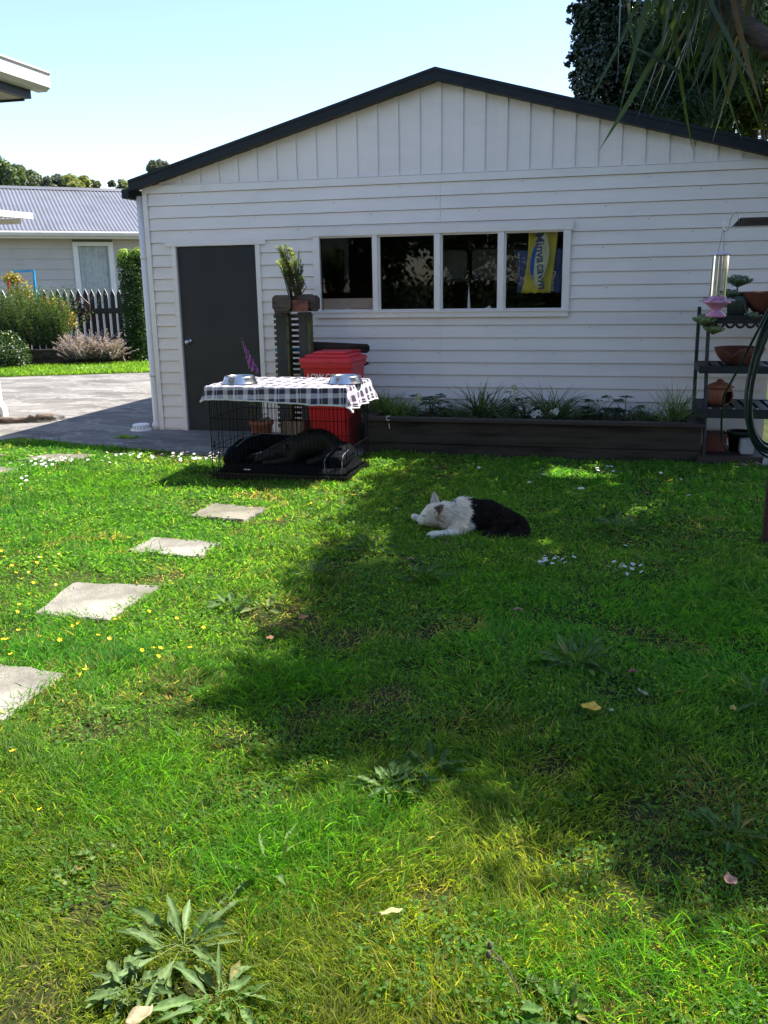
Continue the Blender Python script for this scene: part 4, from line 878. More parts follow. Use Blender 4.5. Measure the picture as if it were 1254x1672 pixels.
# green garden wall of trees behind the camera: what the garage panes mirror
for i, (x, y, r) in enumerate([(1.2, -14.5, 1.9), (3.4, -15.4, 2.2), (5.6, -15.0, 2.0), (8.0, -15.2, 2.3), (10.5, -14.6, 2.2), (12.2, -11.5, 2.2), (-1.6, -10.5, 2.0), (0.2, -9.0, 1.3)]):
    tree('garden_tree', ['round bushy tree beyond the lawn next to the house', 'second bushy tree beyond the lawn from the house', 'third bushy tree beyond the lawn from the house', 'fourth bushy tree beyond the lawn from the house', 'fifth bushy tree beyond the lawn from the house', 'bushy tree by the right side of the lawn', 'bushy tree behind the house', 'small bushy tree at the back corner of the house'][i] + ', mirrored dimly in the garage panes', (x, y, GZ), [(x, y, 1.2, r*.8, r*.7, 1.2)]+blob((x, y, 3.3), r, 10, .55, i, .9), 8000, .15, .09, (.012, .03, .008), (.035, .07, .015), M_LEAF, .15, 'trees behind the viewer', up=.2)
# ------------------------------------------------------------ raised planter along the garage
X0, X1, Y0, Y1 = 2.72, 5.87, -1.0, -0.06
pl = empty('raised_planter', (X0, Y0, GZ), 'long dark timber planter with brown coping along the garage wall', 'planter')
mb = MB()
for a, b in ((GZ-.02, .078), (.083, .298)): mb.box(X0, X1, Y0, Y0+.045, a, b, bev=.004); mb.box(X1-.045, X1, Y0+.046, Y1, a, b); mb.box(X0, X0+.045, Y0+.046, Y1, a, b)
mb.build('side_boards', M_DWOOD, pl)
mb = MB(); mb.box(X0-.02, X1+.03, Y0-.035, Y0+.075, .300, .333, bev=.005).box(X1-.12, X1+.03, Y0+.076, Y1, .300, .333, bev=.005).box(X0-.02, X0+.09, Y0+.076, Y1, .300, .333, bev=.005); mb.build('coping', M_COPE, pl)
nx, ny = 60, 18; V = []
for j in range(ny+1):
    for i in range(nx+1):
        x = X0+.046+(X1-X0-.092)*i/nx; y = Y0+.046+(Y1-Y0-.05)*j/ny; V.append((x, y, .245+.035*noise.noise(Vector((x*7, y*7, 0)))+.02*noise.noise(Vector((x*25, y*25, 0)))))
raw('soil', V, [(j*(nx+1)+i, j*(nx+1)+i+1, (j+1)*(nx+1)+i+1, (j+1)*(nx+1)+i) for j in range(ny) for i in range(nx)], M_SOIL, pl, smooth=True)
def px2x(px, Y=-.5, z=.25): return PY(px, 690, Y)[0]
def tuft(label, x, y, n, L, W, c1, c2, spread=.5, droop=.5, r=.05, dead=.06, name='tussock_grass', z=.245, group='grass tussocks in the planter'):
    a = RNG.random(n)*2*math.pi; tl = np.abs(RNG.normal(0, spread, n)); D = np.stack([np.cos(a)*tl, np.sin(a)*tl, np.ones(n)], 1)
    LL = L*RNG.uniform(.5, 1.12, n); col = cmix(c1, c2, RNG.random(n)); col[RNG.random(n) < dead] = (.24, .18, .08)
    P = np.stack([x+RNG.normal(0, r, n), y+RNG.normal(0, r, n), np.full(n, z)], 1)
    v = blades(P, D, LL, np.full(n, W), droop*LL*RNG.uniform(.3, 1.1, n), col)
    return tag(fastmesh(name, *v, M_LEAF, None, (x, y, z)), label, 'grass', group)
gl = (.07, .13, .035); gl2 = (.22, .32, .10); gd = (.035, .07, .025); gd2 = (.10, .17, .05)
tuft('bushy light green grass tussock at the left end of the planter by the crate', px2x(622), -.52, 330, .40, .010, gl, gl2, .38, .55, .07)
tuft('second light green grass tussock from the crate, drooping right', px2x(655), -.55, 330, .36, .009, gl, gl2, .45, .75, .07)
tuft('fine wispy grass between the left hellebore and the tall dark grass', px2x(738), -.5, 420, .30, .005, (.07, .10, .05), (.15, .20, .10), .6, .8, .08)
tuft('tall dark strappy grass near the middle of the planter', px2x(788), -.55, 150, .52, .012, gd, gd2, .55, .55, .05)
tuft('pale fine grass hanging right beside the tall dark grass', px2x(822), -.55, 420, .32, .006, (.06, .11, .05), (.13, .21, .10), .5, .85, .07)
tuft('tall dark arching grass under the right end of the window', px2x(908), -.55, 170, .50, .011, gd, gd2, .6, .55, .05)
tuft('fine wispy grass right of the arching grass', px2x(957), -.5, 380, .31, .005, (.07, .10, .05), (.15, .19, .09), .5, .7, .07)
tuft('fine wispy grass between the two right-hand dark plants', px2x(1045), -.5, 330, .28, .005, (.06, .09, .04), (.14, .18, .08), .55, .75, .07)
tuft('spiky upright green grass at the right end of the planter', px2x(1100), -.6, 150, .48, .008, gl, gl2, .55, .25, .05)
def leafy(label, x, y, n, L, W, H, c1, c2, flowers=0, fc=(.6, .62, .3), name='hellebore', r=.16, z=.25, up=.5, group='leafy plants in the planter', cat='plant', mat=None):
    t = empty(name, (x, y, z), label, cat, group); P = []; D = []; st = []
    for i in range(n):
        a = random.uniform(0, 6.28); rr = r*random.random()**.6; h = H*random.uniform(.35, 1); c = np.array((x+rr*math.cos(a), y+rr*math.sin(a), z+h)); st.append(([(x+.02*math.cos(a), y+.02*math.sin(a), z), tuple(c*[1, 1, 0]*.5+np.array((x, y, 0))*.5+[0, 0, z+h*.7]), tuple(c)], .005, .003))
        for k in range(5):                             # five leaflets as a hand
            b = a+(k-2)*.55; P.append(c+np.array([math.cos(b), math.sin(b), -.15])*L*.5); D.append((math.cos(b), math.sin(b), -.25+up*.3))
    P = np.array(P); m = len(P); col = cmix(c1, c2, RNG.random(m))
    fastmesh('leaves', *leaves(P, np.array([0, 0, 1.])+RNG.normal(0, .25, (m, 3)), L*RNG.uniform(.8, 1.2, m), np.full(m, W), col, np.array(D)), mat or M_GLOSS, t)
    tree_mesh_trunk(st, 'stems', M_MOSSW, t, 5)
    for i in range(flowers):
        a = random.uniform(0, 6.28); c = np.array((x+r*.8*math.cos(a), y+r*.6*math.sin(a)-.05, z+H*random.uniform(.7, 1.15))); m = 6
        b = np.arange(m)/m*6.28; Pp = c+np.stack([np.cos(b), np.zeros(m), np.sin(b)], 1)*.02
        fastmesh('flower', *leaves(Pp, np.array([0, -1., .2])+RNG.normal(0, .2, (m, 3)), np.full(m, .026), np.full(m, .02), np.tile(fc, (m, 1)), np.stack([np.cos(b), np.zeros(m), np.sin(b)], 1)), M_PETAL, t)
    return t
leafy('dark green hellebore with pale buds left of centre in the planter', px2x(705), -.5, 22, .10, .035, .24, (.02, .05, .018), (.05, .10, .03), 3, (.5, .55, .22))
leafy('hellebore with cream flowers below the right half of the window', px2x(858), -.5, 16, .08, .03, .22, (.03, .06, .02), (.07, .11, .035), 7, (.62, .55, .42))
leafy('glossy dark plant left of the two at the right of the planter', px2x(985), -.55, 15, .11, .045, .26, (.014, .04, .016), (.035, .075, .025), 2, (.6, .6, .55))
leafy('glossy dark plant right of the two at the right of the planter', px2x(1020), -.48, 9, .10, .04, .26, (.014, .04, .016), (.035, .075, .025), 0)
leafy('low dark seedling between the first tussocks and the left hellebore', px2x(682), -.6, 9, .07, .022, .1, (.02, .035, .02), (.04, .05, .03), 0, r=.14)
leafy('low leafy plant with tiny white flowers at the foot of the arching grass', px2x(892), -.75, 12, .05, .02, .13, (.02, .045, .018), (.05, .09, .03), 5, (.75, .75, .7), name='bedding_plant', r=.14)
leafy('small pale-budded plant left of the cream hellebore', px2x(838), -.5, 8, .07, .025, .30, (.04, .07, .03), (.09, .12, .04), 2, (.35, .42, .15), name='bedding_plant', r=.08)
# snail-white chain mark on the planter coping
mb = MB(); c = PY(634, 683, -1.04); mb.tube([(c[0]+.018*math.cos(t), c[1], c[2]+.022*math.sin(t)) for t in np.linspace(.8, 5.4, 12)], .004, 5); mb.tube([(c[0]+.005, c[1], c[2]-.05), (c[0]+.012, c[1], c[2]-.1)], .003, 5)
tag(mb.build('wire_hook', M_WHITE, None, tuple(c)), 'small white curled hook on the planter coping near the crate', 'hook')

# ------------------------------------------------------------ wheelie bin
bx0, bx1, by0, by1 = 2.10, 2.585, -.98, -.46
wb = empty('wheelie_bin', ((bx0+bx1)/2, -.7, -.012), 'red wheelie bin standing behind the dog crate by the garage wall', 'bin')
mb = MB()
V = []
for z, f in ((.01, .0), (.06, .0), (.70, .045), (.80, .052), (.80, .07), (.85, .072)):
    V.append([(bx0+.05-f, by0+.07-f*1.2, z), (bx1-.05+f, by0+.07-f*1.2, z), (bx1-.05+f, by1-.03+f*.4, z), (bx0+.05-f, by1-.03+f*.4, z)])
vv = [p for r_ in V for p in r_]; ff = [(0, 3, 2, 1)]
for i in range(len(V)-1): ff += [(i*4+k, i*4+(k+1) % 4, i*4+4+(k+1) % 4, i*4+4+k) for k in range(4)]
mb.add(vv, ff); o = mb.build('body', M_RED, wb); bv = o.modifiers.new('b', 'BEVEL'); bv.width = .018; bv.segments = 3
for i in range(3): 
    mb2 = MB(); x = bx0+.16+i*.09; mb2.box(x, x+.018, by0+.052, by0+.062, .1, .6); mb2.build('rib', M_RED, wb)
mb = MB(); mb.box(bx0-.035, bx1+.03, by0-.035, by1+.02, .852, .895, bev=.012).box(bx0+.0, bx1-.01, by0+.02, by1-.02, .896, .925, bev=.014).box(bx0+.06, bx1-.07, by0+.09, by1-.04, .926, .948, bev=.012)
mb.tube([(bx0+.05, by1+.05, .93), (bx1-.05, by1+.05, .93)], .016, 8)
mb.build('lid', M_RED2, wb)
mb = MB(); mb.tube([(bx1-.0, by1-.02, .82), (bx1+.02, by1+.05, .80), (bx1-.03, by1+.08, .78)], .014, 6); mb.tube([(bx0+.03, by1+.03, .10), (bx1-.03, by1+.03, .10)], .012, 8); mb.build('axle', M_BLACKP, wb)
for x in (bx0+.01, bx1-.06):
    mb = MB(); mb.lathe([(0, -.0), (.09, -.0), (.1, .01), (.1, .04), (.09, .05), (0, .05)], (x, by1+.03, .09), 24, M=Matrix.Rotation(R(90), 4, 'Y')); mb.build('wheel', M_BLACKP, wb)
tv, tf = text_mesh('LOW COST', .072, .0012, bold=.0015); zc = .715
raw('lettering', [((bx0+bx1)/2-.02+v[0], by0+.07-.045*1.2*(zc/.7)-.003-v[2]-.001, zc+v[1]) for v in tv], tf, M_WHITE, wb)

# ------------------------------------------------------------ slatted stand with plant box
sx0, sx1, sy = 1.685, 2.10, -.6
sl = empty('slatted_stand', (1.9, -.5, -.012), 'tall weathered slatted timber stand holding a plant box beside the bin', 'plant stand')
def post(xa, xb, z1=1.29):
    mb = MB(); mb.box(xa, xb-.022, sy, sy+.03, -.012, z1-.0, bev=.003); mb.box(xa-.006, xb-.005, sy-.006, sy+.09, z1+.001, z1+.035); mb.build('post', M_STANDW, sl)
    mb = MB(); mb.box(xb-.021, xb, sy-.002, sy+.1, -.012, z1); mb.build('post_side', M_MOSSW, sl)
post(1.69, 1.825); post(1.935, 2.055)
MB().box(1.69, 1.71, sy+.033, sy+.24, -.012, 1.28).build('back_post', M_STANDW, sl); MB().box(1.94, 1.96, sy+.033, sy+.24, -.012, 1.28).build('back_post', M_STANDW, sl)
z = .10; i = 0
while z < 1.27:
    m_ = M_BLUE if i == 14 else (M_SLAT if i % 3 else M_PALEW if i < 6 else M_MOSSW if i % 2 else M_BOXW)
    mb = MB(); mb.box(1.575, 2.0, sy+.245+random.uniform(-.004, .004), sy+.275, z, z+.037); mb.build('slat', m_, sl); z += .058; i += 1
bxs = empty('plant_box', (1.9, -.55, 1.325), 'weathered timber plant box with chamfered boards on the slatted stand', 'planter')
def cboard(xa, xb, y, z0, z1, th, ch, mat, nm, leftc=True, rightc=True):
    P_ = [(xa+(ch if leftc else 0), y, z0), (xb-(ch if rightc else 0), y, z0)]
    P_ += ([(xb, y, z0+ch), (xb, y, z1-ch), (xb-ch, y, z1)] if rightc else [(xb, y, z1)])
    P_ += ([(xa+ch, y, z1), (xa, y, z1-ch), (xa, y, z0+ch)] if leftc else [(xa, y, z1)])
    mb = MB(); mb.prism(P_, (0, th, 0)); return mb.build(nm, mat, bxs)
cboard(1.735, 1.925, -.80, 1.345, 1.50, .03, .03, M_BOXW, 'front_board'); cboard(1.745, 1.915, -.765, 1.327, 1.344, .03, .0, M_BOXW, 'front_board', False, False)
cboard(1.935, 2.15, -.70, 1.37, 1.505, .03, .03, M_BOXW, 'front_board'); cboard(1.928, 2.09, -.75, 1.335, 1.45, .028, .0, M_REDW, 'front_board', False, False)
cboard(1.735, 2.13, -.50, 1.33, 1.49, .03, .03, M_BOXW, 'back_board')
MB().box(1.74, 1.765, -.768, -.501, 1.34, 1.47).build('end_board', M_BOXW, bxs); MB().box(2.10, 2.125, -.668, -.501, 1.34, 1.47).build('end_board', M_BOXW, bxs)
mb = MB(); mb.box(1.767, 2.098, -.668, -.502, 1.34, 1.44); mb.build('soil', M_SOIL, bxs)
# upright plant in the box
P = [(1.93+random.uniform(-.07, .09), -.64+random.uniform(-.06, .06), 1.44) for _ in range(10)]
sp = empty('potted_shrub', (1.93, -.64, 1.44), 'upright twiggy shrub with lime green tips in the box on the stand', 'plant')
paths = []; Ps = []; Ds = []; Cs = []
for i in range(34):
    p = np.array(P[i % 10]); tip = np.array([1.93+random.uniform(-.15, .14), -.72+random.uniform(-.12, .12), random.uniform(1.75, 1.99)]); tip[2] -= .12*abs(tip[0]-1.9)/.15*(tip[0] > 1.94)
    md = (p+tip)/2+RNG.normal(0, .02, 3)+[(p[0]-1.93)*.5, 0, 0]; paths.append(([tuple(p), tuple(md), tuple(tip)], .006, .003))
    lim = random.random() < .75 and tip[0] < 2.02
    for s in np.linspace(.45 if i % 3 else .15, 1, 15):
        q_ = (p*(1-s)+md*s if s < .5 else md*(1-s)+tip*s) if False else p*(1-s)**2+2*md*s*(1-s)+tip*s*s
        for _ in range(6):
            Ps.append(q_); Ds.append(unit((tip-p)[None])[0]*.7+RNG.normal(0, .5, 3)); Cs.append(cmix((.42, .50, .08), (.62, .66, .16), [random.random()])[0] if (lim and s > .72) else cmix((.05, .07, .03), (.13, .15, .05), [random.random()])[0])
m = len(Ps); fastmesh('foliage', *blades(np.array(Ps), np.array(Ds), np.full(m, .03), np.full(m, .007), np.full(m, .003), np.array(Cs)), M_LEAF, sp); tree_mesh_trunk(paths, 'stems', M_DEAD, sp, 5)
# dark plank standing behind the bin
mb = MB(); mb.prism([(2.0, -.42, .90), (2.60, -.42, .905), (2.625, -.42, .925), (2.625, -.42, .975), (2.60, -.42, .995), (2.0, -.42, 1.02)], (0, .03, 0))
mb.box(2.45, 2.50, -.385, -.35, -.012, .99)
tag(mb.build('timber_rail', M_DWOOD, None, (2.3, -.4, -.012)), 'dark horizontal plank with clipped corners behind the red bin', 'plank')
# small wooden crate between stand and bin
wc = empty('wooden_crate', (1.98, -.95, -.012), 'small brown wooden crate between the slatted stand and the bin', 'crate')
for x in np.arange(1.86, 2.06, .052): MB().box(x, x+.045, -1.0, -.985, -.0, .27, bev=.002).build('side_board', M_PALEW, wc)
mb = MB(); mb.box(1.86, 2.06, -.983, -.97, .03, .06).box(1.86, 2.06, -.983, -.97, .2, .24).box(1.86, 1.875, -.969, -.75, 0, .27).box(2.045, 2.06, -.969, -.75, 0, .27); mb.build('frame', M_PALEW, wc)
# foxglove in a terracotta pot
fp = empty('foxglove', (1.62, -.95, .2), 'tall thin foxglove with drooping purple bells rising from the terracotta pot', 'plant')
pot = empty('terracotta_pot', (1.62, -.95, -.012), 'terracotta pot on a pale saucer in front of the slatted stand', 'pot')
mb = MB(); mb.lathe([(0, .03), (.075, .03), (.085, .05), (.108, .235), (.125, .238), (.128, .275), (.112, .275), (.10, .23), (0, .22)], (1.62, -.95, -.012), 28); mb.build('pot', M_TERRA, pot, smooth=True)
mb = MB(); mb.lathe([(0, 0), (.11, 0), (.13, .028), (.122, .028), (.105, .01), (0, .01)], (1.62, -.95, -.011), 28); mb.build('saucer', M_WHITE, pot, smooth=True)
A = [(1.62, -.95, .2), (1.63, -.96, .4), (1.61, -.95, .62), (1.57, -.95, .80), (1.50, -.94, .96), (1.44, -.93, 1.10)]
tree_mesh_trunk([(A, .006, .003)], 'stem', M_MOSSW, fp, 6)
mb = MB()
for i in range(26):
    t_ = i/25; s_ = .80+.26*t_; z = s_; x = 1.57-(z-.80)*.43; rr = .028*(1-t_*.75); a = i*2.4
    mb.lathe([(rr*.25, 0), (rr*.55, -rr*.8), (rr*.75, -rr*1.9), (rr*.62, -rr*2.1)], (x+rr*1.1*math.cos(a), -.945+rr*1.1*math.sin(a), z), 8)
mb.build('bells', pmat('purple_petal', (.30, .09, .26), .6, .25, 30), fp, smooth=True)
n = 34; hh = RNG.uniform(.22, .66, n); a = RNG.random(n)*6.28; P = np.stack([1.62+.03*np.cos(a), -.95+.03*np.sin(a), hh], 1)
fastmesh('leaves', *leaves(P+np.stack([.05*np.cos(a), .05*np.sin(a), .01+0*a], 1), np.array([0, 0, 1.])+RNG.normal(0, .5, (n, 3)), np.full(n, .10), np.full(n, .035), cmix((.04, .06, .025), (.16, .18, .10), RNG.random(n)), np.stack([np.cos(a), np.sin(a), .3+0*a], 1)), M_LEAF, fp)

# ------------------------------------------------------------ dog crate
cx0, cx1, cy0, cy1, cz0, cz1 = 1.745, 2.95, -2.43, -1.72, -.015, .77
cr = empty('dog_crate', ((cx0+cx1)/2, (cy0+cy1)/2, GZ), 'black wire dog crate standing on the grass in front of the bin', 'dog crate')
def wirepanel(name, o, du, dv, nu, rows, r=.0023):
    o = np.array(o, float); du = np.array(du, float); dv = np.array(dv, float); mb = MB()
    for i in range(nu+1):
        p = o+du*i/nu; mb.tube([p, p+dv], r*(1.6 if i in (0, nu) else 1), 5)
    for t_ in rows: mb.tube([o+dv*t_, o+dv*t_+du], r*1.35, 5)
    return mb.build(name, M_WIRE, cr)
H = cz1-cz0
pr_ = wirepanel('front_panel', (cx0, cy0, cz0), (cx1-cx0, 0, 0), (0, 0, H), 34, (0, .04, .35, .66, 1)); wirepanel('back_panel', (cx0, cy1, cz0), (cx1-cx0, 0, 0), (0, 0, H), 34, (0, .04, .35, .66, 1))
wirepanel('side_panel', (cx0, cy0+.005, cz0), (0, cy1-cy0-.01, 0), (0, 0, H), 20, (0, .04, .35, .66, 1)); wirepanel('side_panel', (cx1, cy0+.005, cz0), (0, cy1-cy0-.01, 0), (0, 0, H), 20, (0, .04, .35, .66, 1))
wirepanel('top_panel', (cx0, cy0, cz1), (cx1-cx0, 0, 0), (0, cy1-cy0, 0), 34, (.2, .4, .6, .8))
mb = MB(); mb.box(cx0+.01, cx1-.01, cy0+.01, cy1-.01, -.012, .0, bev=.004)
for a_ in ((cx0+.01, cx1-.01, cy0+.008, cy0+.018), (cx0+.01, cx1-.01, cy1-.018, cy1-.008), (cx0+.008, cx0+.018, cy0+.02, cy1-.02), (cx1-.018, cx1-.008, cy0+.02, cy1-.02)): mb.box(*a_, .001, .035)
mb.build('tray', M_BLACKP, cr)
# latch of the end door
mb = MB(); mb.tube([(cx0-.006, cy0+.07, .30), (cx0-.012, cy0+.07, .22), (cx0-.012, cy0+.15, .22)], .004, 5); mb.build('latch', M_WIRE, cr)
# bed
db = empty('dog_bed', ((cx0+cx1)/2, (cy0+cy1)/2, 0), 'black bolstered dog bed with pale piping inside the crate', 'dog bed')
mb = MB(); mb.box(cx0+.04, cx1-.04, cy0+.03, cy1-.04, .003, .09, bev=.03); mb.build('cushion', M_BEDF, db, smooth=True)
bl = MB()
path = [(cx0+.12, cy0+.09, .10), (cx0+.12, cy0+.2, .15), (cx0+.13, cy0+.40, .19), (cx0+.22, cy1-.15, .21), (cx0+.45, cy1-.12, .20), (2.35, cy1-.12, .17), (cx1-.35, cy1-.13, .16), (cx1-.15, cy1-.2, .16), (cx1-.13, cy0+.35, .15), (cx1-.13, cy0+.2, .14), (cx1-.13, cy0+.10, .12)]
Q = []; 
for i in range(len(path)-1):
    for t_ in (0, .25, .5, .75): Q.append(Vector(path[i]).lerp(Vector(path[i+1]), t_))
Q.append(Vector(path[-1])); nq = len(Q)
bl.tube(Q, [(.085 if 2 < i < nq-3 else .075 if 0 < i < nq-1 else .055)+.004*math.sin(i*1.9) for i in range(nq)], 16)
bo = bl.build('bolster', M_BEDF, db, smooth=True); sm = bo.modifiers.new('s', 'SUBSURF'); sm.levels = 1; sm.render_levels = 1
mb = MB()
def ring(c, ax, r, a0, a1):                            # an arc of piping round the bolster
    ax = Vector(ax).normalized(); u_ = ax.cross(Vector((0, 0, 1))).normalized(); v_ = u_.cross(ax)*-1 if False else Vector((0, 0, 1))
    mb.tube([Vector(c)+(u_*math.cos(t)+v_*math.sin(t))*r for t in np.linspace(a0, a1, 16)], .0032, 6)
P_ = [Vector(p)+Vector((.03, -.02, .085)) for p in path[1:6]]; mb.tube(P_, .0032, 6)
mb.tube([(cx0+.045, cy0+.02, .06), (cx0+.05, cy0+.02, .15), (cx0+.075, cy0+.06, .20), (cx0+.08, cy0+.3, .26)], .0032, 6)
mb.tube([(cx1-.2, cy0+.03, .05), (cx1-.205, cy0+.03, .16), (cx1-.19, cy0+.06, .20), (cx1-.19, cy0+.3, .225)], .0032, 6)
mb.tube([(cx1-.055, cy0+.03, .04), (cx1-.05, cy0+.035, .16), (cx1-.06, cy0+.1, .20), (cx1-.06, cy0+.3, .22)], .0032, 6)
mb.build('piping', M_PIPE, db, smooth=True)
mb = MB(); mb.box(cx0+.27, cx0+.33, cy0+.026, cy0+.030, .062, .070); mb.build('label', M_WHITE, db)

# ------------------------------------------------------------ fur helper and dogs
def fur(name, V, F, n, L, W, colf, dirf, parent, lift=.35, mat=None, mask=None):
    V = np.asarray(V); tri = []
    for f in F:
        for k in range(1, len(f)-1): tri.append((f[0], f[k], f[k+1]))
    tri = np.array(tri); A_, B_, C_ = V[tri[:, 0]], V[tri[:, 1]], V[tri[:, 2]]; nr = np.cross(B_-A_, C_-A_); ar = np.linalg.norm(nr, axis=1); nr = unit(nr)
    k = RNG.choice(len(tri), n, p=ar/ar.sum()); u1 = RNG.random(n); u2 = RNG.random(n); s = u1+u2 > 1; u1[s] = 1-u1[s]; u2[s] = 1-u2[s]
    P = A_[k]+(B_[k]-A_[k])*u1[:, None]+(C_[k]-A_[k])*u2[:, None]; Nn = nr[k]
    keep = P[:, 2] > GZ-.01
    if mask is not None: keep &= mask(P)
    P, Nn = P[keep], Nn[keep]; m = len(P); D = dirf(P); D = D-Nn*np.sum(D*Nn, 1, keepdims=True); D = unit(D)+Nn*lift+RNG.normal(0, .22, (m, 3))
    Lv = L(P) if callable(L) else np.full(m, L)
    return fastmesh(name, *blades(P-Nn*.002, D, Lv*RNG.uniform(.6, 1.15, m), np.full(m, W), Lv*.15, colf(P)), mat or M_FUR, parent)
# black dog lying curled in the crate, back up, head down to the left
J = {'pelvis': (2.76, -2.0, .29, .16, .16), 'back': (2.61, -2.04, .345, .165, .16), 'chest': (2.43, -2.09, .25, .15, .145), 'neck': (2.30, -2.14, .20, .10), 'skull': (2.18, -2.19, .155, .072), 'muzzle': (2.09, -2.23, .125, .042), 'nose': (2.045, -2.25, .112, .028),
     'thigh': (2.76, -2.12, .17, .085), 'hock': (2.62, -2.22, .125, .04), 'foot': (2.53, -2.25, .11, .028), 'shoulder': (2.40, -2.17, .17, .07), 'elbow': (2.36, -2.23, .125, .042), 'wrist': (2.22, -2.29, .11, .028), 'paw': (2.15, -2.31, .108, .03),
     'tail1': (2.84, -1.98, .16, .04), 'tail2': (2.85, -2.12, .13, .028), 'tail3': (2.80, -2.24, .12, .018)}
E_ = [('pelvis', 'back'), ('back', 'chest'), ('chest', 'neck'), ('neck', 'skull'), ('skull', 'muzzle'), ('muzzle', 'nose'), ('pelvis', 'thigh'), ('thigh', 'hock'), ('hock', 'foot'), ('chest', 'shoulder'), ('shoulder', 'elbow'), ('elbow', 'wrist'), ('wrist', 'paw'), ('pelvis', 'tail1'), ('tail1', 'tail2'), ('tail2', 'tail3')]
bdg = empty('black_dog', (2.45, -2.1, .09), 'black short-coated dog lying hunched on the bed inside the crate', 'dog')
V, F = skin(J, E_); raw('body', V, F, M_BLACKFUR, bdg, smooth=True)
for s_, y_ in ((1, -2.14), (-1, -2.24)):
    mb = MB(); mb.add([(2.21, y_, .21), (2.25, y_-.02*s_, .19), (2.20, y_-.035, .12), (2.215, y_+.012, .20)], [(0, 1, 2), (0, 2, 3), (1, 3, 2), (0, 3, 1)]); mb.build('ear', M_BLACKFUR, bdg)
bc = np.array((.008, .007, .006)); br = np.array((.035, .018, .010))
fur('coat', V, F, 9000, .022, .003, lambda P: bc*(.6+.8*RNG.random(len(P)))[:, None]+br*.25*(RNG.random(len(P)) < .1)[:, None], lambda P: np.tile([1., -.1, -.1], (len(P), 1)), bdg, .2)
for dy in (-.035, .02):
    mb = MB(); mb.lathe([(0, -.007), (.005, -.005), (.007, 0), (.005, .005), (0, .007)], (2.135, -2.235+dy, .178), 8); mb.build('eye', M_BLACKP, bdg, smooth=True)

# white-headed dog asleep on the lawn: nose to the left, body curled to the right
J = {'hip': (4.40, -3.57, .055, .115, .10), 'loin': (4.30, -3.58, .07, .125, .11), 'ribs': (4.19, -3.60, .08, .135, .115), 'chest': (4.09, -3.645, .075, .125, .108), 'neck': (4.01, -3.69, .085, .095, .09), 'skull': (3.938, -3.725, .108, .070, .066), 'brow': (3.902, -3.738, .098, .058, .054), 'muzzle': (3.862, -3.752, .056, .033, .031), 'nose': (3.825, -3.758, .034, .024, .021),
     'rump': (4.47, -3.61, .03, .085, .07), 'thigh': (4.42, -3.70, .03, .07), 'knee': (4.33, -3.76, .005, .045), 'hock': (4.40, -3.80, -.005, .028), 'hfoot': (4.30, -3.83, -.01, .024),
     'shoulder': (4.10, -3.755, .02, .055), 'elbow': (4.12, -3.83, .0, .034), 'wrist': (4.02, -3.87, -.005, .024), 'paw': (3.96, -3.90, -.006, .027), 'toe': (3.93, -3.915, -.01, .018),
     'fshoulder': (3.97, -3.60, .0, .045), 'felbow': (3.90, -3.62, .0, .03), 'fwrist': (3.83, -3.64, .02, .024), 'fpaw': (3.80, -3.655, .05, .023), 'ftoe': (3.768, -3.675, .056, .019),
     'tail1': (4.53, -3.68, .0, .045), 'tail2': (4.50, -3.80, -.005, .035), 'tail3': (4.42, -3.87, -.01, .018)}
E_ = [('ribs', 'loin'), ('loin', 'hip'), ('hip', 'rump'), ('ribs', 'chest'), ('chest', 'neck'), ('neck', 'skull'), ('skull', 'brow'), ('brow', 'muzzle'), ('muzzle', 'nose'), ('hip', 'thigh'), ('thigh', 'knee'), ('knee', 'hock'), ('hock', 'hfoot'),
      ('chest', 'shoulder'), ('shoulder', 'elbow'), ('elbow', 'wrist'), ('wrist', 'paw'), ('paw', 'toe'), ('chest', 'fshoulder'), ('fshoulder', 'felbow'), ('felbow', 'fwrist'), ('fwrist', 'fpaw'), ('fpaw', 'ftoe'), ('rump', 'tail1'), ('tail1', 'tail2'), ('tail2', 'tail3')]
wd = empty('white_headed_dog', (4.15, -3.65, GZ), 'dog with fluffy white head and black body asleep on the shaded lawn', 'dog')
V, F = skin(J, E_, 2, 'ribs')
def dogwhite(P): 
    x = P[:, 0]+.25*(P[:, 1]+3.65); return (x < 4.15+.03*np.sin(P[:, 2]*60)+.02*np.sin(P[:, 1]*80)) | ((P[:, 2] < .045) & (P[:, 1] < -3.78) & (x < 4.15))
def dogcol(P):
    wm = dogwhite(P); n = len(P); c = np.where(wm[:, None], np.array((.92, .86, .80)), np.array((.018, .014, .012)))*(.8+.3*RNG.random(n))[:, None]
    brn = (~wm) & (RNG.random(n) < .25) & (P[:, 0] > 4.25); c[brn] = (.05, .028, .02)
    tan = wm & (np.linalg.norm((P-np.array((3.975, -3.80, .07)))*[1, 1, .8], axis=1) < .04) & (RNG.random(n) < .4); c[tan] = (.36, .24, .18); return c
bcol = dogcol(V); raw('body', V, F, M_FUR, wd, smooth=True, col=bcol)
def ddir(P): 
    d = np.tile([1., .05, -.25], (len(P), 1)); leg = (P[:, 1] < -3.80) & (P[:, 2] < .04); d[leg] = (-.9, -.3, 0); return d
def dlen(P):
    x = P[:, 0]; L = np.where(x < 3.88, .010, np.where(x < 3.96, .020, np.where(x < 4.14, .055, .035))); L = np.where((P[:, 1] < -3.82) & (P[:, 2] < .045), .014, L); return np.where((P[:, 1] > -3.70) & (x < 3.86), .008, L)
fur('coat', V, F, 60000, dlen, .0034, dogcol, ddir, wd, .35)
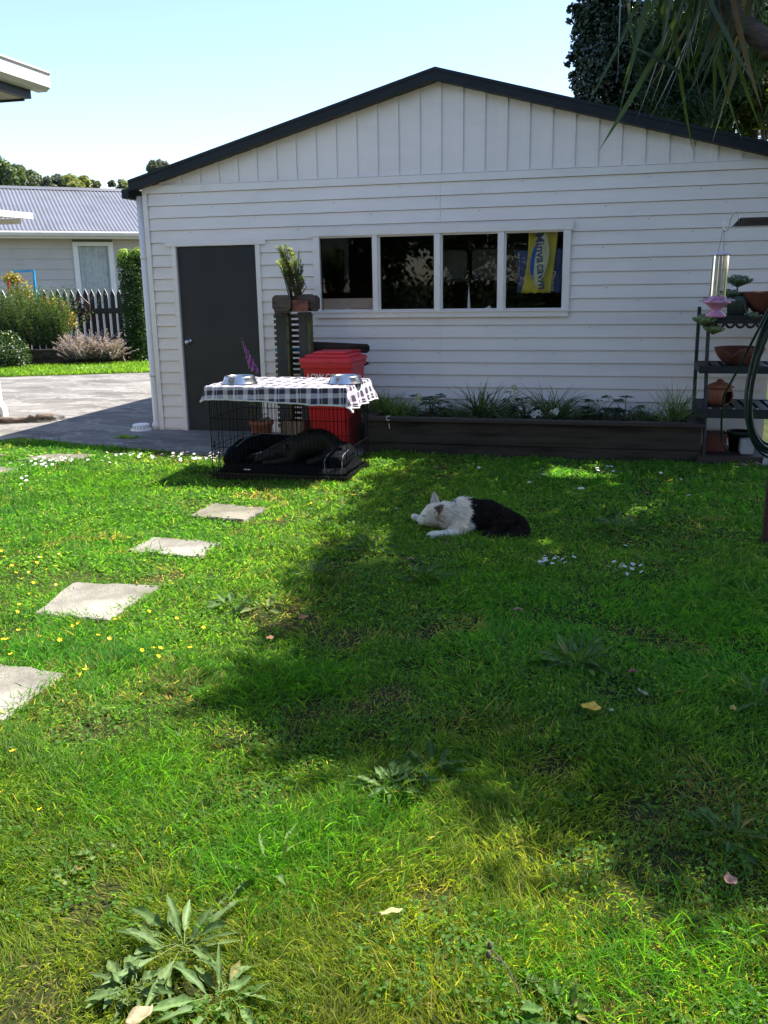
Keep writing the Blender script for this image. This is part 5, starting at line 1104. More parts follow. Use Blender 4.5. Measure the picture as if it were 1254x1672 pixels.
# ears: cupped cones with pink-brown inside, furred
def ear(tip, base, wdt, nm='ear'):
    tip = np.array(tip); base = np.array(base); ax = tip-base; side = unit(np.cross(ax, [0, -1, .4])[None])[0]; nrm = unit(np.cross(side, ax)[None])[0]; V = []; F = []
    R_ = 7
    for i in range(R_+1):
        t_ = i/R_; wv = wdt*(1-t_)**.75*(1+.3*t_)
        for k in range(7):
            a = (k/6-.5)*2; V.append(base+ax*t_+side*wv*a+nrm*wdt*.45*(a*a-1)*(1-t_))
    for i in range(R_):
        for k in range(6): a = i*7+k; F.append((a, a+1, a+8, a+7))
    V = np.array(V); col = np.tile((.34, .25, .22) if nm == 'ear' and tip[1] < -3.8 else (.75, .68, .62), (len(V), 1)); o = raw(nm, V, F, M_FUR, wd, smooth=True, col=col); o.modifiers.new('s', 'SOLIDIFY').thickness = .006
    d = unit(ax[None])[0]; inner = MB(); inner.add([base+ax*.12+side*wdt*.45-nrm*wdt*.3, base+ax*.12-side*wdt*.45-nrm*wdt*.3, base+ax*.7-nrm*wdt*.08], [(0, 1, 2)])
    fur('ear_fur', V, F, 900, .013, .0025, lambda P: np.tile((.5, .42, .38) if tip[1] < -3.8 else (.8, .74, .7), (len(P), 1))*(.8+.3*RNG.random(len(P)))[:, None], lambda P: np.tile(d, (len(P), 1)), o, .3)
    return o
ear((3.928, -3.665, .228), (3.938, -3.685, .150), .031)
e2 = ear((4.03, -3.88, .195), (3.962, -3.80, .125), .033)
P = np.array([3.990, -3.845, .15])+RNG.normal(0, .011, (160, 3)); fastmesh('ear_dark_fur', *blades(P, np.tile([.6, -.2, .3], (160, 1))+RNG.normal(0, .3, (160, 3)), np.full(160, .016), np.full(160, .0026), np.full(160, .002), cmix((.10, .06, .05), (.30, .20, .16), RNG.random(160))), M_FUR, e2)  # darker brown fur inside the near ear
mb = MB(); mb.lathe([(0, -.012), (.008, -.009), (.012, 0), (.008, .008), (0, .01)], (3.829, -3.783, .044), 12, sy=1.2); mb.build('nose', M_BLACKP, wd, smooth=True)
mb = MB(); mb.tube([(3.872, -3.792, .098), (3.882, -3.796, .094), (3.892, -3.799, .095)], .003, 6); mb.build('eye', M_BLACKP, wd)

# ------------------------------------------------------------ gingham cloth draped over the crate
def drape():
    nu, nv = 150, 110; U0, U1, V0_, V1_ = -.735, .80, -.50, .47; ccx, ccy = (cx0+cx1)/2, (cy0+cy1)/2; hx, hy = (cx1-cx0)/2+.012, (cy1-cy0)/2+.012; zt = cz1+.012
    V = []; UV = []
    for j in range(nv+1):
        for i in range(nu+1):
            u = U0+(U1-U0)*i/nu; v = V0_+(V1_-V0_)*j/nv + .02*math.sin(i/nu*4+1)*(1 if j < nv/2 else -.3)
            ex = max(0, abs(u)-hx); ey = max(0, abs(v)-hy); sx = 1 if u > 0 else -1; sy_ = 1 if v > 0 else -1
            px = min(abs(u), hx)*sx; py = min(abs(v), hy)*sy_
            wav = math.sin(u*21+.6)*.6+math.sin(u*37+2)*.4; wav2 = math.sin(v*24+1)*.6+math.sin(v*41)*.4
            if ex > 0 and ey > 0:
                d = max(ex, ey)+.18*min(ex, ey); a = math.atan2(ey, ex); drop = d*.92; fl = .24*d*math.sin(2*a)+.12*d
                px += sx*(math.cos(a)*fl+ex*.05); py += sy_*(math.sin(a)*fl+ey*.05); z = zt-drop
            elif ex > 0: z = zt-ex*(.93); px += sx*(.012+ex*(.22+.16*wav2)); 
            elif ey > 0: z = zt-ey*(.95); py += sy_*(.010+ey*(.18+.14*wav)); 
            else: z = zt+.003*noise.noise(Vector((u*9, v*9, 1)))-.006*math.sin((u+hx)/(2*hx)*math.pi)*math.sin((v+hy)/(2*hy)*math.pi)+.004*noise.noise(Vector((u*4-v*14, v*4, 3)))
            z += .005*noise.noise(Vector((u*14, v*14, 5)))
            V.append((ccx+px, ccy+py, z)); UV.append((u*math.cos(.03)+.03*v+2, v-.03*u+2))
    F = [(j*(nu+1)+i, j*(nu+1)+i+1, (j+1)*(nu+1)+i+1, (j+1)*(nu+1)+i) for j in range(nv) for i in range(nu)]
    return V, F, UV, nu, nv
V, F, UV, nu, nv = drape()
cl_ = raw('gingham_cloth', V, F, M_GING, None, ((cx0+cx1)/2, (cy0+cy1)/2, .78), smooth=True, uv=UV); tag(cl_, 'black and white checked cloth with pale hem draped over the dog crate', 'cloth')
so_ = cl_.modifiers.new('s', 'SOLIDIFY'); so_.thickness = .004; so_.offset = 1
edge = [j*(nu+1) for j in range(0, nv+1, 2)][::-1]+[i for i in range(0, nu+1, 2)]+[j*(nu+1)+nu for j in range(0, nv+1, 2)]+[nv*(nu+1)+i for i in range(0, nu+1, 2)][::-1]
P_ = [V[e] for k, e in enumerate(edge) if k == 0 or (Vector(V[e])-Vector(V[edge[k-1]])).length > 1e-4]
mb = MB(); mb.tube(P_, .0075, 8, closed=True); mb.build('hem', pmat('pale_fleece_hem', (.62, .60, .60), .9, .08, 30), cl_, smooth=True)

# steel bowls on the cloth
def bowl(label, x, y, z, r=.165):
    mb = MB(); mb.lathe([(0, .012), (r*.62, .012), (r*.80, .055), (r*.83, .062), (r*.80, .067), (r*.76, .062), (r*.80, .066), (r*.86, .050), (r*.98, .006), (r*1.0, .0), (r*.97, .0), (r*.84, .046), (0, .008)][:1]+[(r*.60, .014), (r*.72, .052), (r*.75, .062), (r*.79, .067), (r*.83, .063), (r*.86, .05), (r*.96, .010), (r*1.0, .004), (r*.995, .0), (r*.9, .002)], (x, y, z), 48)
    b_ = mb.build('steel_bowl', M_CHROME, None, (x, y, z), smooth=True); tag(b_, label, 'dog bowl', 'steel dog bowls on the crate'); 
    mb = MB(); mb.lathe([(r*.985, -.001), (r*1.005, -.001), (r*1.005, .005), (r*.985, .005)], (x, y, z), 48); mb.build('rubber_foot', M_BLACKP, b_); return b_
bowl('steel dog bowl at the left end of the checked cloth', 1.955, -2.24, .785, .155); bowl('steel dog bowl at the right end of the checked cloth', 2.87, -2.12, .785, .15)
# upturned white plastic bowl on the concrete
mb = MB(); cc = G(231, 702, -.012); 
def flute(V): return V
n_ = 40; prof = [(0, .072), (.085, .072), (.096, .066), (.108, .03), (.122, 0), (.118, 0)]
Vv = []
for k in range(n_):
    a = 2*math.pi*k/n_
    for r_, z in prof: q_ = r_*(1+(.02 if k % 2 else -.02)*(z < .06)); Vv.append((cc[0]+q_*math.cos(a), cc[1]+q_*math.sin(a), -.012+z))
m_ = len(prof); mb.add(Vv, [(k*m_+i, ((k+1) % n_)*m_+i, ((k+1) % n_)*m_+i+1, k*m_+i+1) for k in range(n_) for i in range(m_-1)])
pb = tag(mb.build('plastic_bowl', M_WHITE, None, tuple(cc)), 'upturned fluted white plastic bowl on the concrete by the garage corner', 'bowl')
mb = MB()
for k in range(1, n_, 2):
    a = 2*math.pi*k/n_; mb.tube([(cc[0]+.1125*math.cos(a), cc[1]+.1125*math.sin(a), .015), (cc[0]+.1015*math.cos(a), cc[1]+.1015*math.sin(a), .046)], .0028, 4)
mb.build('groove', M_GREY, pb)

# ------------------------------------------------------------ plant rack at the right
rk = empty('plant_rack', (5.85, -.9, GZ), 'dark tiered plant rack with slatted shelves at the right end of the planter', 'rack')
RX0, RX1 = 5.86, 6.85
def legp(x, yf_, nm='leg'): return None
for x in (RX0+.02, RX1):
    MB().tube([(x+.02, -1.02, GZ), (x+.0, -.86, .86), (x, -.78, 1.30)], .017, 8).build('leg', M_RACK, rk)
    MB().tube([(x-.04, -.40, GZ), (x-.05, -.36, .86), (x-.05, -.34, 1.34)], .017, 8).build('leg', M_RACK, rk)
def shelf(z, yf, yb, th=.06, slats=9):
    mb = MB(); mb.box(RX0-.04, RX1+.03, yf-.012, yf+.012, z-th, z+.006, bev=.004).box(RX0-.04, RX0-.015, yf+.013, yb, z-th, z+.006).box(RX1+.005, RX1+.03, yf+.013, yb, z-th, z+.006).box(RX0-.04, RX1+.03, yb+.001, yb+.02, z-th, z+.006)
    n_ = 10
    for i in range(n_): a = RX0-.012+(RX1-RX0+.015)*i/n_; mb.box(a, a+(RX1-RX0)/n_*.68, yf+.0125, yb, z-.012, z)
    return mb.build('shelf', M_RACK, rk)
shelf(.83, -.88, -.36); shelf(.47, -1.06, -.36, .075); shelf(1.27, -.80, -.34, .04)
mb = MB()
for i in range(12):                                    # scalloped valance under the top shelf
    x = RX0+.03+i*.085; mb.tube([(x+.034*math.cos(t), -.815, 1.205+.034*math.sin(t)) for t in np.linspace(math.pi, 2*math.pi, 9)], .011, 6)
mb.box(RX0-.03, RX1+.02, -.822, -.812, 1.205, 1.23); mb.build('valance', M_RACK, rk)
mb = MB(); mb.box(RX0-.01, RX1, -1.05, -.45, .02, .05).box(RX0-.02, RX1+.02, -1.07, -1.045, GZ, .055); tag(mb.build('timber_platform', M_COPE, None, (6.2, -.8, GZ)), 'low brown timber platform on the ground under the rack', 'platform')
# terracotta bowl with a broken rim
def brokenbowl(name, label, c, r, h, mat, lid=False):
    V = []; F = []; nA = 48; prof = [(r*.35, 0), (r*.62, h*.12), (r*.86, h*.5), (r*.98, h*.86), (r, h)]
    for k in range(nA):
        a = 2*math.pi*k/nA; notch = (.45*math.exp(-((a-4.35)/.16)**2)+.25*math.exp(-((a-4.05)/.25)**2)+.06*math.sin(a*9)*(3.9 < a < 4.7))
        for i, (q_, z) in enumerate(prof): V.append((c[0]+q_*math.cos(a), c[1]+q_*math.sin(a), c[2]+z*(1-notch*(i/4)**1.5)))
    F = [(k*5+i, ((k+1) % nA)*5+i, ((k+1) % nA)*5+i+1, k*5+i+1) for k in range(nA) for i in range(4)]+[tuple(k*5 for k in range(nA))[::-1]]
    o = raw(name, V, F, mat, None, c, smooth=True); o.modifiers.new('s', 'SOLIDIFY').thickness = .014; return tag(o, label, 'bowl')
pz = lambda px, py, Y: PY(px, py, Y)
brokenbowl('terracotta_bowl', 'wide terracotta bowl with a broken rim on the middle rack shelf', (pz(1207, 580, -.65)[0], -.65, .83), .22, .155, M_TERRA2)
# lidded round clay pot with side hole
c = (pz(1174, 650, -.75)[0], -.75, .47); lp = empty('lidded_clay_pot', c, 'round lidded clay pot with a side opening on the lower rack shelf', 'pot')
V = []; nA = 40; prof = [(.05, 0), (.085, .01), (.118, .05), (.125, .09), (.115, .135), (.095, .165)]; F = []
for k in range(nA):
    for q_, z in prof: a = 2*math.pi*k/nA; V.append((c[0]+q_*math.cos(a), c[1]+q_*math.sin(a), c[2]+z))
for k in range(nA):
    for i in range(5):
        a = 2*math.pi*(k+.5)/nA
        if 5.0 < a < 5.75 and 1 <= i <= 3: continue
        F.append((k*6+i, ((k+1) % nA)*6+i, ((k+1) % nA)*6+i+1, k*6+i+1))
o = raw('pot', V, F, M_TERRA, lp, smooth=True); o.modifiers.new('s', 'SOLIDIFY').thickness = .01
mb = MB(); mb.lathe([(.125, .166), (.12, .175), (.07, .20), (.035, .212), (.03, .225), (.022, .235), (0, .238)], c, 30); mb.build('lid', M_TERRA, lp, smooth=True)
# large shallow terracotta dish on the top shelf
c = (6.33, -.55, 1.30); mb = MB(); mb.lathe([(0, 0), (.12, 0), (.16, .03), (.27, .15), (.295, .19), (.30, .20), (.28, .20), (.25, .15), (.1, .03), (0, .03)], (6.42, -.62, 1.275), 48)
tag(mb.build('terracotta_dish', M_TERRA2, None, (6.42, -.62, 1.275), smooth=True), 'large shallow red-brown terracotta dish on the top of the rack', 'dish')
c = (6.13, -.66, 1.272); mb = MB(); mb.lathe([(0, 0), (.085, 0), (.10, .12), (.103, .17), (.09, .17), (.085, .1), (0, .1)], c, 30)
tag(mb.build('glazed_pot', M_GALV, None, c, smooth=True), 'grey-green glazed pot holding a succulent on the top of the rack', 'pot')
# succulents: rosettes of thick rounded leaves on fleshy stems
def succulent(label, root, heads, c1, c2):
    t = empty('succulent', root, label, 'plant', 'succulents on the rack'); st = []
    for (hx_, hy_, hz_, r_, n_) in heads:
        r_ = r_*1.0
        hc = Vector((hx_, hy_, hz_)); rt = Vector(root); md = (hc+rt)/2+Vector((0, -.04, -.05)); st.append(([tuple(rt), tuple(md), tuple(hc)], .009, .007))
        mb = MB()
        for i in range(n_):
            a = i*2.4; el = .5+.85*(i/n_); d = Vector((math.cos(a)*math.cos(el), math.sin(a)*math.cos(el)-.2, math.sin(el))).normalized(); s_ = d.cross(Vector((0, 0, 1))).normalized(); u_ = s_.cross(d)
            L_ = r_*(1-.35*i/n_)
            M_ = Matrix((( s_.x*L_*.42, u_.x*L_*.12, d.x*L_*.55, hc.x+d.x*L_*.5), (s_.y*L_*.42, u_.y*L_*.12, d.y*L_*.55, hc.y+d.y*L_*.5), (s_.z*L_*.42, u_.z*L_*.12, d.z*L_*.55, hc.z+d.z*L_*.5), (0, 0, 0, 1)))
            mb.lathe([(0, -1), (.35, -.8), (.62, -.2), (1, .45), (.8, .85), (0, 1.05)], (0, 0, 0), 8, M=M_)
        mb.build('rosette', pmat('succulent_leaf', c1, .45, .2, 9, col2=c2), t, smooth=True)
    tree_mesh_trunk(st, 'stems', M_LILAC if False else M_MOSSW, t, 6); return t
s1 = pz(1200, 465, -.66); s2 = pz(1165, 500, -.66)
succulent('grey-green succulent rosettes rising from the glazed pot', (6.13, -.66, 1.42), [(s1[0]+.02, -.68, s1[2]-.02, .14, 14), (s1[0]-.04, -.7, s1[2]-.12, .11, 11), (s2[0]-.02, -.7, s2[2]+.02, .10, 10)], (.08, .13, .07), (.04, .08, .045))
s3 = pz(1228, 522, -.8); s4 = pz(1148, 528, -.85); s5 = pz(1160, 542, -.84)
succulent('trailing pale succulent sprig hanging over the front of the rack', (6.16, -.72, 1.42), [(s3[0], -.80, s3[2], .09, 8)], (.12, .16, .09), (.06, .09, .05))
succulent('plump light green succulent hanging at the left corner of the rack', (5.95, -.74, 1.28), [(s4[0]-.0, -.86, s4[2]-.02, .12, 13), (s5[0]+.02, -.86, s5[2]-.02, .11, 12), (s4[0]+.06, -.84, s4[2]+.02, .10, 10)], (.16, .20, .08), (.08, .12, .05))
# things on the base
mb = MB(); a = pz(1150, 738, -.8); b = pz(1184, 738, -.8); mb.box(a[0], b[0], -.85, -.62, .052, .20, bev=.008)
for z_ in (.18,): mb.box(a[0]-.01, b[0]+.01, -.86, -.61, z_, .215, bev=.006)
tag(mb.build('terracotta_trough', M_TERRA2, None, (a[0], -.75, .052)), 'dark terracotta trough at the foot of the rack', 'planter')
mb = MB(); mb.lathe([(0, 0), (.085, 0), (.11, .15), (.12, .15), (.12, .18), (.1, .18), (.09, .03), (0, .03)], (6.23, -.72, .052), 24); tag(mb.build('plastic_pot', M_BLACKP, None, (6.23, -.72, .052), smooth=True), 'dark brown pot between the trough and the pale block', 'pot')
a = pz(1208, 733, -.9); mb = MB(); mb.box(a[0], a[0]+.115, -.95, -.80, .055, .185, bev=.008); tag(mb.build('pale_block', M_BLOCK, None, (a[0], -.9, .055)), 'pale grey square block under the rack', 'block')
mb = MB(); mb.prism([(6.38, -1.1, GZ), (6.75, -1.0, GZ), (6.75, -1.0, .4), (6.5, -1.08, .33), (6.42, -1.09, .18)], (0, .03, 0)); tag(mb.build('leaning_board', M_BLOCK, None, (6.5, -1.05, GZ)), 'grey board leaning behind the hose at the right edge', 'board')
# post with arm, hook and feeder
pp = G(1250, 886); PX, PYY = pp[0]+.020, pp[1]
po = empty('garden_post', (PX, PYY, GZ), 'red-brown painted garden post with a bracket arm at the right edge', 'post')
mb = MB(); mb.box(PX-.04, PX+.06, PYY-.045, PYY+.045, GZ-.03, 2.3, bev=.006); mb.build('post', M_POST, po)
ae = PY(1196, 357, PYY+.09); mb = MB(); mb.prism([(ae[0], PYY+.05, ae[2]-.045), (ae[0]+.04, PYY+.05, ae[2]+.0), (ae[0]+.04, PYY+.05, ae[2]-.045)], (0, .05, 0)); mb.box(ae[0]+.0405, PX+.12, PYY+.047, PYY+.10, ae[2]-.045, ae[2]+.002, bev=.004); mb.build('arm', M_BEAM, po)
hk = MB(); y_ = PYY+.075; ax_, az_ = ae[0], ae[2]
hp = [(1207, 365), (1205, 352), (1201, 347), (1196, 349), (1192, 358), (1190, 368), (1187, 376), (1183, 379), (1180, 375), (1180, 368), (1185, 357)]
hk.tube([tuple(PY(x, y, y_)+[0, -.03 if k < 5 else -.02, 0]) for k, (x, y) in enumerate(hp)], .0035, 8); tag(hk.build('s_hook', M_CHROME, None, tuple(PY(1190, 365, y_)), smooth=True), 'thin steel S-hook over the end of the post arm', 'hook')
f0 = PY(1181, 378, y_-.02); fb = PY(1168, 520, y_-.02)
fd = empty('nectar_feeder', tuple(f0), 'clear tube bird feeder with pink flower base hanging from the hook', 'bird feeder')
axv = Vector(fb-f0).normalized(); Rm = Vector((0, 0, -1)).rotation_difference(axv).to_matrix().to_4x4()
def fz(py): return (py-378)/(520-378)*float(np.linalg.norm(fb-f0))
def flathe(prof, nm, mat, n_=28, par=None): mb = MB(); mb.lathe([(r_, -fz(p_)) for r_, p_ in prof], tuple(f0), n_, M=Rm); return mb.build(nm, mat, par or fd, smooth=True)
pxm = 6.1/1486.4
flathe([(0, 411), (8*pxm, 411.5), (15*pxm, 414), (15.5*pxm, 416), (12*pxm, 417), (0, 417)], 'cap', M_LILAC)
flathe([(11.5*pxm, 417), (11.5*pxm, 484)], 'tube', M_TUBE); flathe([(3*pxm, 417), (3*pxm, 484)], 'inner_tube', M_TUBE, 10)
bs = flathe([(0, 483), (12.5*pxm, 483), (12.5*pxm, 487), (20*pxm, 492), (20*pxm, 494), (15*pxm, 496), (8*pxm, 504), (7.5*pxm, 508), (14*pxm, 513), (15*pxm, 516), (13*pxm, 518), (0, 518)], 'base', M_PINK)
mb = MB(); c_ = f0+np.array(axv)*fz(489)
for k in range(6):
    a = k*1.047; mb.tube([tuple(c_+np.array([.045*math.cos(a), .045*math.sin(a), .0])), tuple(c_+np.array([.105*math.cos(a), .105*math.sin(a), -.004]))], [.012, .004], 6); mb.lathe([(0, 0), (.016, .002), (.02, .006)], tuple(c_+np.array([.062*math.cos(a), .062*math.sin(a), .004])), 6)
mb.build('perch', M_LILAC, fd)
mb = MB(); tp = f0+np.array(axv)*fz(412); mb.tube([tuple(tp+[-.018, 0, 0]), tuple(f0+[-.004, 0, .004]), tuple(f0+[.004, 0, .004]), tuple(tp+[.014, 0, 0])], .0012, 5); mb.build('hanging_wire', M_WIRE, fd)
# hose coil hung on the post, loose run to the ground
mb = MB(); hc = PY(1266, 622, PYY+.12); rg = random.Random(4)
L_ = []
for k in range(9):
    ra = .155+rg.uniform(-.03, .03); rb = .46+rg.uniform(-.05, .04); ph = rg.uniform(-.05, .05); y0_ = hc[1]+rg.uniform(-.05, .05)
    for t_ in np.linspace(0, 2*math.pi, 36, endpoint=False): L_.append((hc[0]+.03*k/9+ra*math.cos(t_)*(1-.25*math.sin(t_)), y0_+.01*math.sin(t_*2+k), hc[2]+rb*math.sin(t_)+ph))
mb.tube(L_, .0085, 7); e1_ = PY(1255, 505, PYY+.1)
gd_ = G(1192, 752)
mb.tube([tuple(e1_+[.05, 0, .05]), tuple(e1_), tuple(PY(1222, 570, PYY+.3)), tuple(PY(1200, 612, PYY+.6)), tuple(PY(1182, 645, PYY+1.0)), tuple(PY(1178, 690, PYY+1.6)), tuple(PY(1178, 720, -1.25)), tuple(gd_+[0, 0, .02]), tuple(gd_+[.3, -.1, .01]), tuple(gd_+[.7, -.3, .01])], .0085, 7)
tag(mb.build('garden_hose', M_HOSE, None, (PX, PYY, .2), smooth=True), 'coiled dark green garden hose hanging at the right edge before the rack', 'hose')
# fallen bark pieces at the foot of the rack
for (x, y, l, lb) in ((1212, 765, .13, 'dry brown bark piece on the ground below the rack, left of two'), (1235, 763, .10, 'dry brown bark piece on the ground below the rack, right of two')):
    c = G(x, y); mb = MB(); mb.tube([tuple(c+[-l/2, 0, .02]), tuple(c+[0, .01, .035]), tuple(c+[l/2, -.01, .02])], [.012, .02, .008], 7); tag(mb.build('bark_piece', M_PALEW, None, tuple(c), smooth=True), lb, 'bark')
# ------------------------------------------------------------ stepping stones
PV = []
def paver(label, pts, mat, seed):
    rg = random.Random(seed); P_ = []
    for i in range(4):
        a, b = pts[i], pts[(i+1) % 4]
        for t_ in (0.03, .2, .35, .5, .65, .8, .97): P_.append((a[0]+(b[0]-a[0])*t_+rg.uniform(-.014, .014), a[1]+(b[1]-a[1])*t_+rg.uniform(-.014, .014)))
    cx, cy = sum(p[0] for p in P_)/len(P_), sum(p[1] for p in P_)/len(P_)
    V = [(x, y, GZ-.03) for x, y in P_]+[(x, y, GZ+.012) for x, y in P_]+[(cx+(x-cx)*.98, cy+(y-cy)*.98, GZ+.019) for x, y in P_]; n = len(P_)
    F = [(i, (i+1) % n, n+(i+1) % n, n+i) for i in range(n)]+[(n+i, n+(i+1) % n, 2*n+(i+1) % n, 2*n+i) for i in range(n)]+[tuple(range(2*n, 3*n))]
    PV.append(P_); return tag(raw('paving_slab', V, F, mat, None, (cx, cy, GZ)), label, 'paving slab', 'stepping stones across the lawn')
paver('rough stepping stone nearest the dog crate, partly overgrown', [(2.12, -3.70), (2.57, -3.72), (2.60, -3.36), (2.12, -3.30)], M_PAVE2, 1)
paver('second stepping stone from the crate, pale grey', [(2.13, -4.60), (2.63, -4.63), (2.64, -4.30), (2.13, -4.28)], M_PAVE, 2)
paver('pale square stepping stone edged with buttercups, third from the crate', [(2.22, -5.72), (2.65, -5.72), (2.66, -5.20), (2.14, -5.22)], M_PAVE, 3)
paver('nearest stepping stone, cut by the left edge of the view', [(2.28, -6.86), (2.82, -6.85), (2.80, -6.34), (2.26, -6.32)], M_PAVE, 4)
paver('grass-edged slab by the daisies near the concrete', [(-.55, -1.98), (-.02, -1.98), (.12, -1.58), (-.42, -1.62)], M_PAVE2, 5)
paver('slab at the left edge just beyond the lawn daisies', [(-1.3, -2.0), (-.92, -2.06), (-.78, -1.72), (-1.3, -1.62)], M_PAVE2, 6)
paver('slab corner at the left edge, nearest of three by the concrete', [(-.75, -2.75), (-.36, -2.72), (-.2, -2.34), (-.7, -2.25)], M_PAVE2, 7)
q = [(-2.3, -.95), (-1.45, -.95), (-1.25, -.62), (-2.2, -.42)]
paver('pale slab at the left edge touching the driveway concrete', q, M_PAVE, 8)
# ------------------------------------------------------------ grass
fx = np.array([p[0] for p in ft]); fy = np.array([p[1] for p in ft])
def lawn_ok(x, y, edge=0.0):
    ok = y < np.where(x < 2.72, np.interp(x, fx, fy)+edge, -1.02+edge)
    for P_ in PV:
        c = np.mean(np.array(P_), 0); sc_ = [(c[0]+(a-c[0])*.86, c[1]+(b-c[1])*.86) for a, b in P_]; ok &= ~inside(x, y, sc_)
    return ok
def scatter(n, x0, x1, y0, y1, ref, power):
    X = RNG.uniform(x0, x1, n); Y = RNG.uniform(y0, y1, n); d = np.sqrt((X-CAM[0])**2+(Y-CAM[1])**2+CAM[2]**2); keep = RNG.random(n) < np.minimum(1, (ref/d)**power)
    rel = np.stack([X-CAM[0], Y-CAM[1], -CAM[2]+0*X], 1); z = rel@FW; u_ = np.abs(rel@RT)/np.maximum(z, .1); keep &= (z > 0) & ((u_ < .47) | (RNG.random(n) < .35)); return X[keep], Y[keep], d[keep]
X, Y, d = scatter(1900000, -2.6, 7.0, -8.6, -.55, 2.5, 1.25); j = RNG.normal(0, .022, len(X)); ok = lawn_ok(X+j, Y+j); X, Y, d = X[ok], Y[ok], d[ok]
def lawn_fields(X, Y):
    tall = vnoise(X, Y, .55, 31)*.55+vnoise(X, Y, .18, 32)*.45
    dry = vnoise(X, Y, .45, 41)*.5+vnoise(X, Y, .16, 42)*.5
    for px, py, r in BARE:
        c = G(px, py); q = np.exp(-((X-c[0])**2+(Y-c[1])**2)/(r*r)*(.6+.8*vnoise(X, Y, .09, 43))); dry = dry+.34*q; tall = tall-.45*q
    return tall, dry
BARE = [(165, 1195, .12), (500, 1150, .16), (640, 1135, .12), (155, 1475, .10), (540, 1050, .12), (560, 920, .12), (430, 1310, .07), (700, 1470, .08), (900, 1250, .13), (1100, 1410, .14), (1040, 1330, .10), (120, 1200, .08), (680, 915, .10), (330, 1630, .08), (760, 1560, .07), (1000, 1130, .09)]
tall, dry = lawn_fields(X, Y); n = len(X)
dens = np.maximum(.45+.9*tall-.9*np.clip(dry-.64, 0, 1)*3, .30); k_ = RNG.random(n) < dens; X, Y, d, tall, dry = X[k_], Y[k_], d[k_], tall[k_], dry[k_]; n = len(X)
L = (.028+.085*np.clip(tall-.25, 0, 1)**1.2)*RNG.uniform(.55, 1.35, n); L[RNG.random(n) < .015] *= 1.7
# short around slabs where feet go
W = .0030*np.maximum(1, d/2.6)**.8*RNG.uniform(.7, 1.25, n)
lean = RNG.normal(0, .36, (n, 2))*(1+2.5*np.clip(dry-.62, 0, .6))[:, None]+.55*(np.stack([vnoise(X, Y, .16, 51), vnoise(X, Y, .16, 52)], 1)-.5)*2
D = np.concatenate([lean, np.ones((n, 1))], 1)
g1 = np.array((.038, .112, .015)); g2 = np.array((.168, .275, .036)); g3 = np.array((.022, .095, .018)); straw = np.array((.30, .25, .10))
hue = vnoise(X, Y, .8, 61)*.6+vnoise(X, Y, .25, 62)*.4
col = g1*(1-RNG.random(n))[:, None]; r_ = RNG.random(n)[:, None]; col = g1*(1-r_)+g2*r_; m = np.clip((tall-.45)*2.2, 0, 1)[:, None]; col = col*(1-m*.5)+g3*m*.5; col *= (.72+.5*hue)[:, None]; col[:, 0] *= .62+.42*vnoise(X, Y, 1.3, 77)+.58*np.clip((-6.3-Y)/1.2, 0, 1)
sm = (RNG.random(n) < .05+.75*np.clip(dry-.60, 0, 1)*3); col[sm] = straw*RNG.uniform(.6, 1.1, (sm.sum(), 1))
P = np.stack([X, Y, lawn_z(X, Y)-.004], 1)
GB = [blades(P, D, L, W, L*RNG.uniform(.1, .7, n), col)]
# clover and other small round leaves low in the sward
X, Y, d = scatter(330000, -2.2, 6.8, -8.5, -.9, 2.6, 1.3); ok = lawn_ok(X, Y, -.01) & (vnoise(X, Y, .4, 71)*.6+vnoise(X, Y, .13, 72)*.4 > .50); X, Y, d = X[ok], Y[ok], d[ok]; n = len(X)
sz = .011*np.maximum(1, d/2.8)**.7*RNG.uniform(.6, 1.3, n); P = np.stack([X, Y, lawn_z(X, Y)+RNG.uniform(.008, .034, n)], 1); rr = RNG.random(n)[:, None]
GB.append(leaves(P, np.array([0, 0, 1.])+RNG.normal(0, .42, (n, 3)), sz*1.25, sz*1.15, (np.array((.042, .115, .018))*(1-rr)+np.array((.125, .24, .045))*rr)))
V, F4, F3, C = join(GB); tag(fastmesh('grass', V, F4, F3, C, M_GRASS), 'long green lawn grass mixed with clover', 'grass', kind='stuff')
# grass strip beyond the driveway, and tufts at the bed's foot
n = 26000; a = RNG.uniform(-6, 4.2, n); b = RNG.uniform(-2.15, -.02, n); off = np.array([FP(a_, b_, 0) for a_, b_ in zip([0], [0])])[0]
P = BM+FD*a[:, None]+FN*b[:, None]; ge = ((P-GE)@FN); P = P[ge > -.02+.05*RNG.random(n)]; P[:, 2] = -.02; n = len(P); r_ = RNG.random(n)[:, None]
tag(fastmesh('grass_strip', *blades(P, np.concatenate([RNG.normal(0, .4, (n, 2)), np.ones((n, 1))], 1), RNG.uniform(.05, .12, n), np.full(n, .013), np.full(n, .02), g1*(1-r_)+g2*1.1*r_), M_GRASS), 'sunlit grass strip between the driveway and the far timber bed', 'grass', kind='stuff')
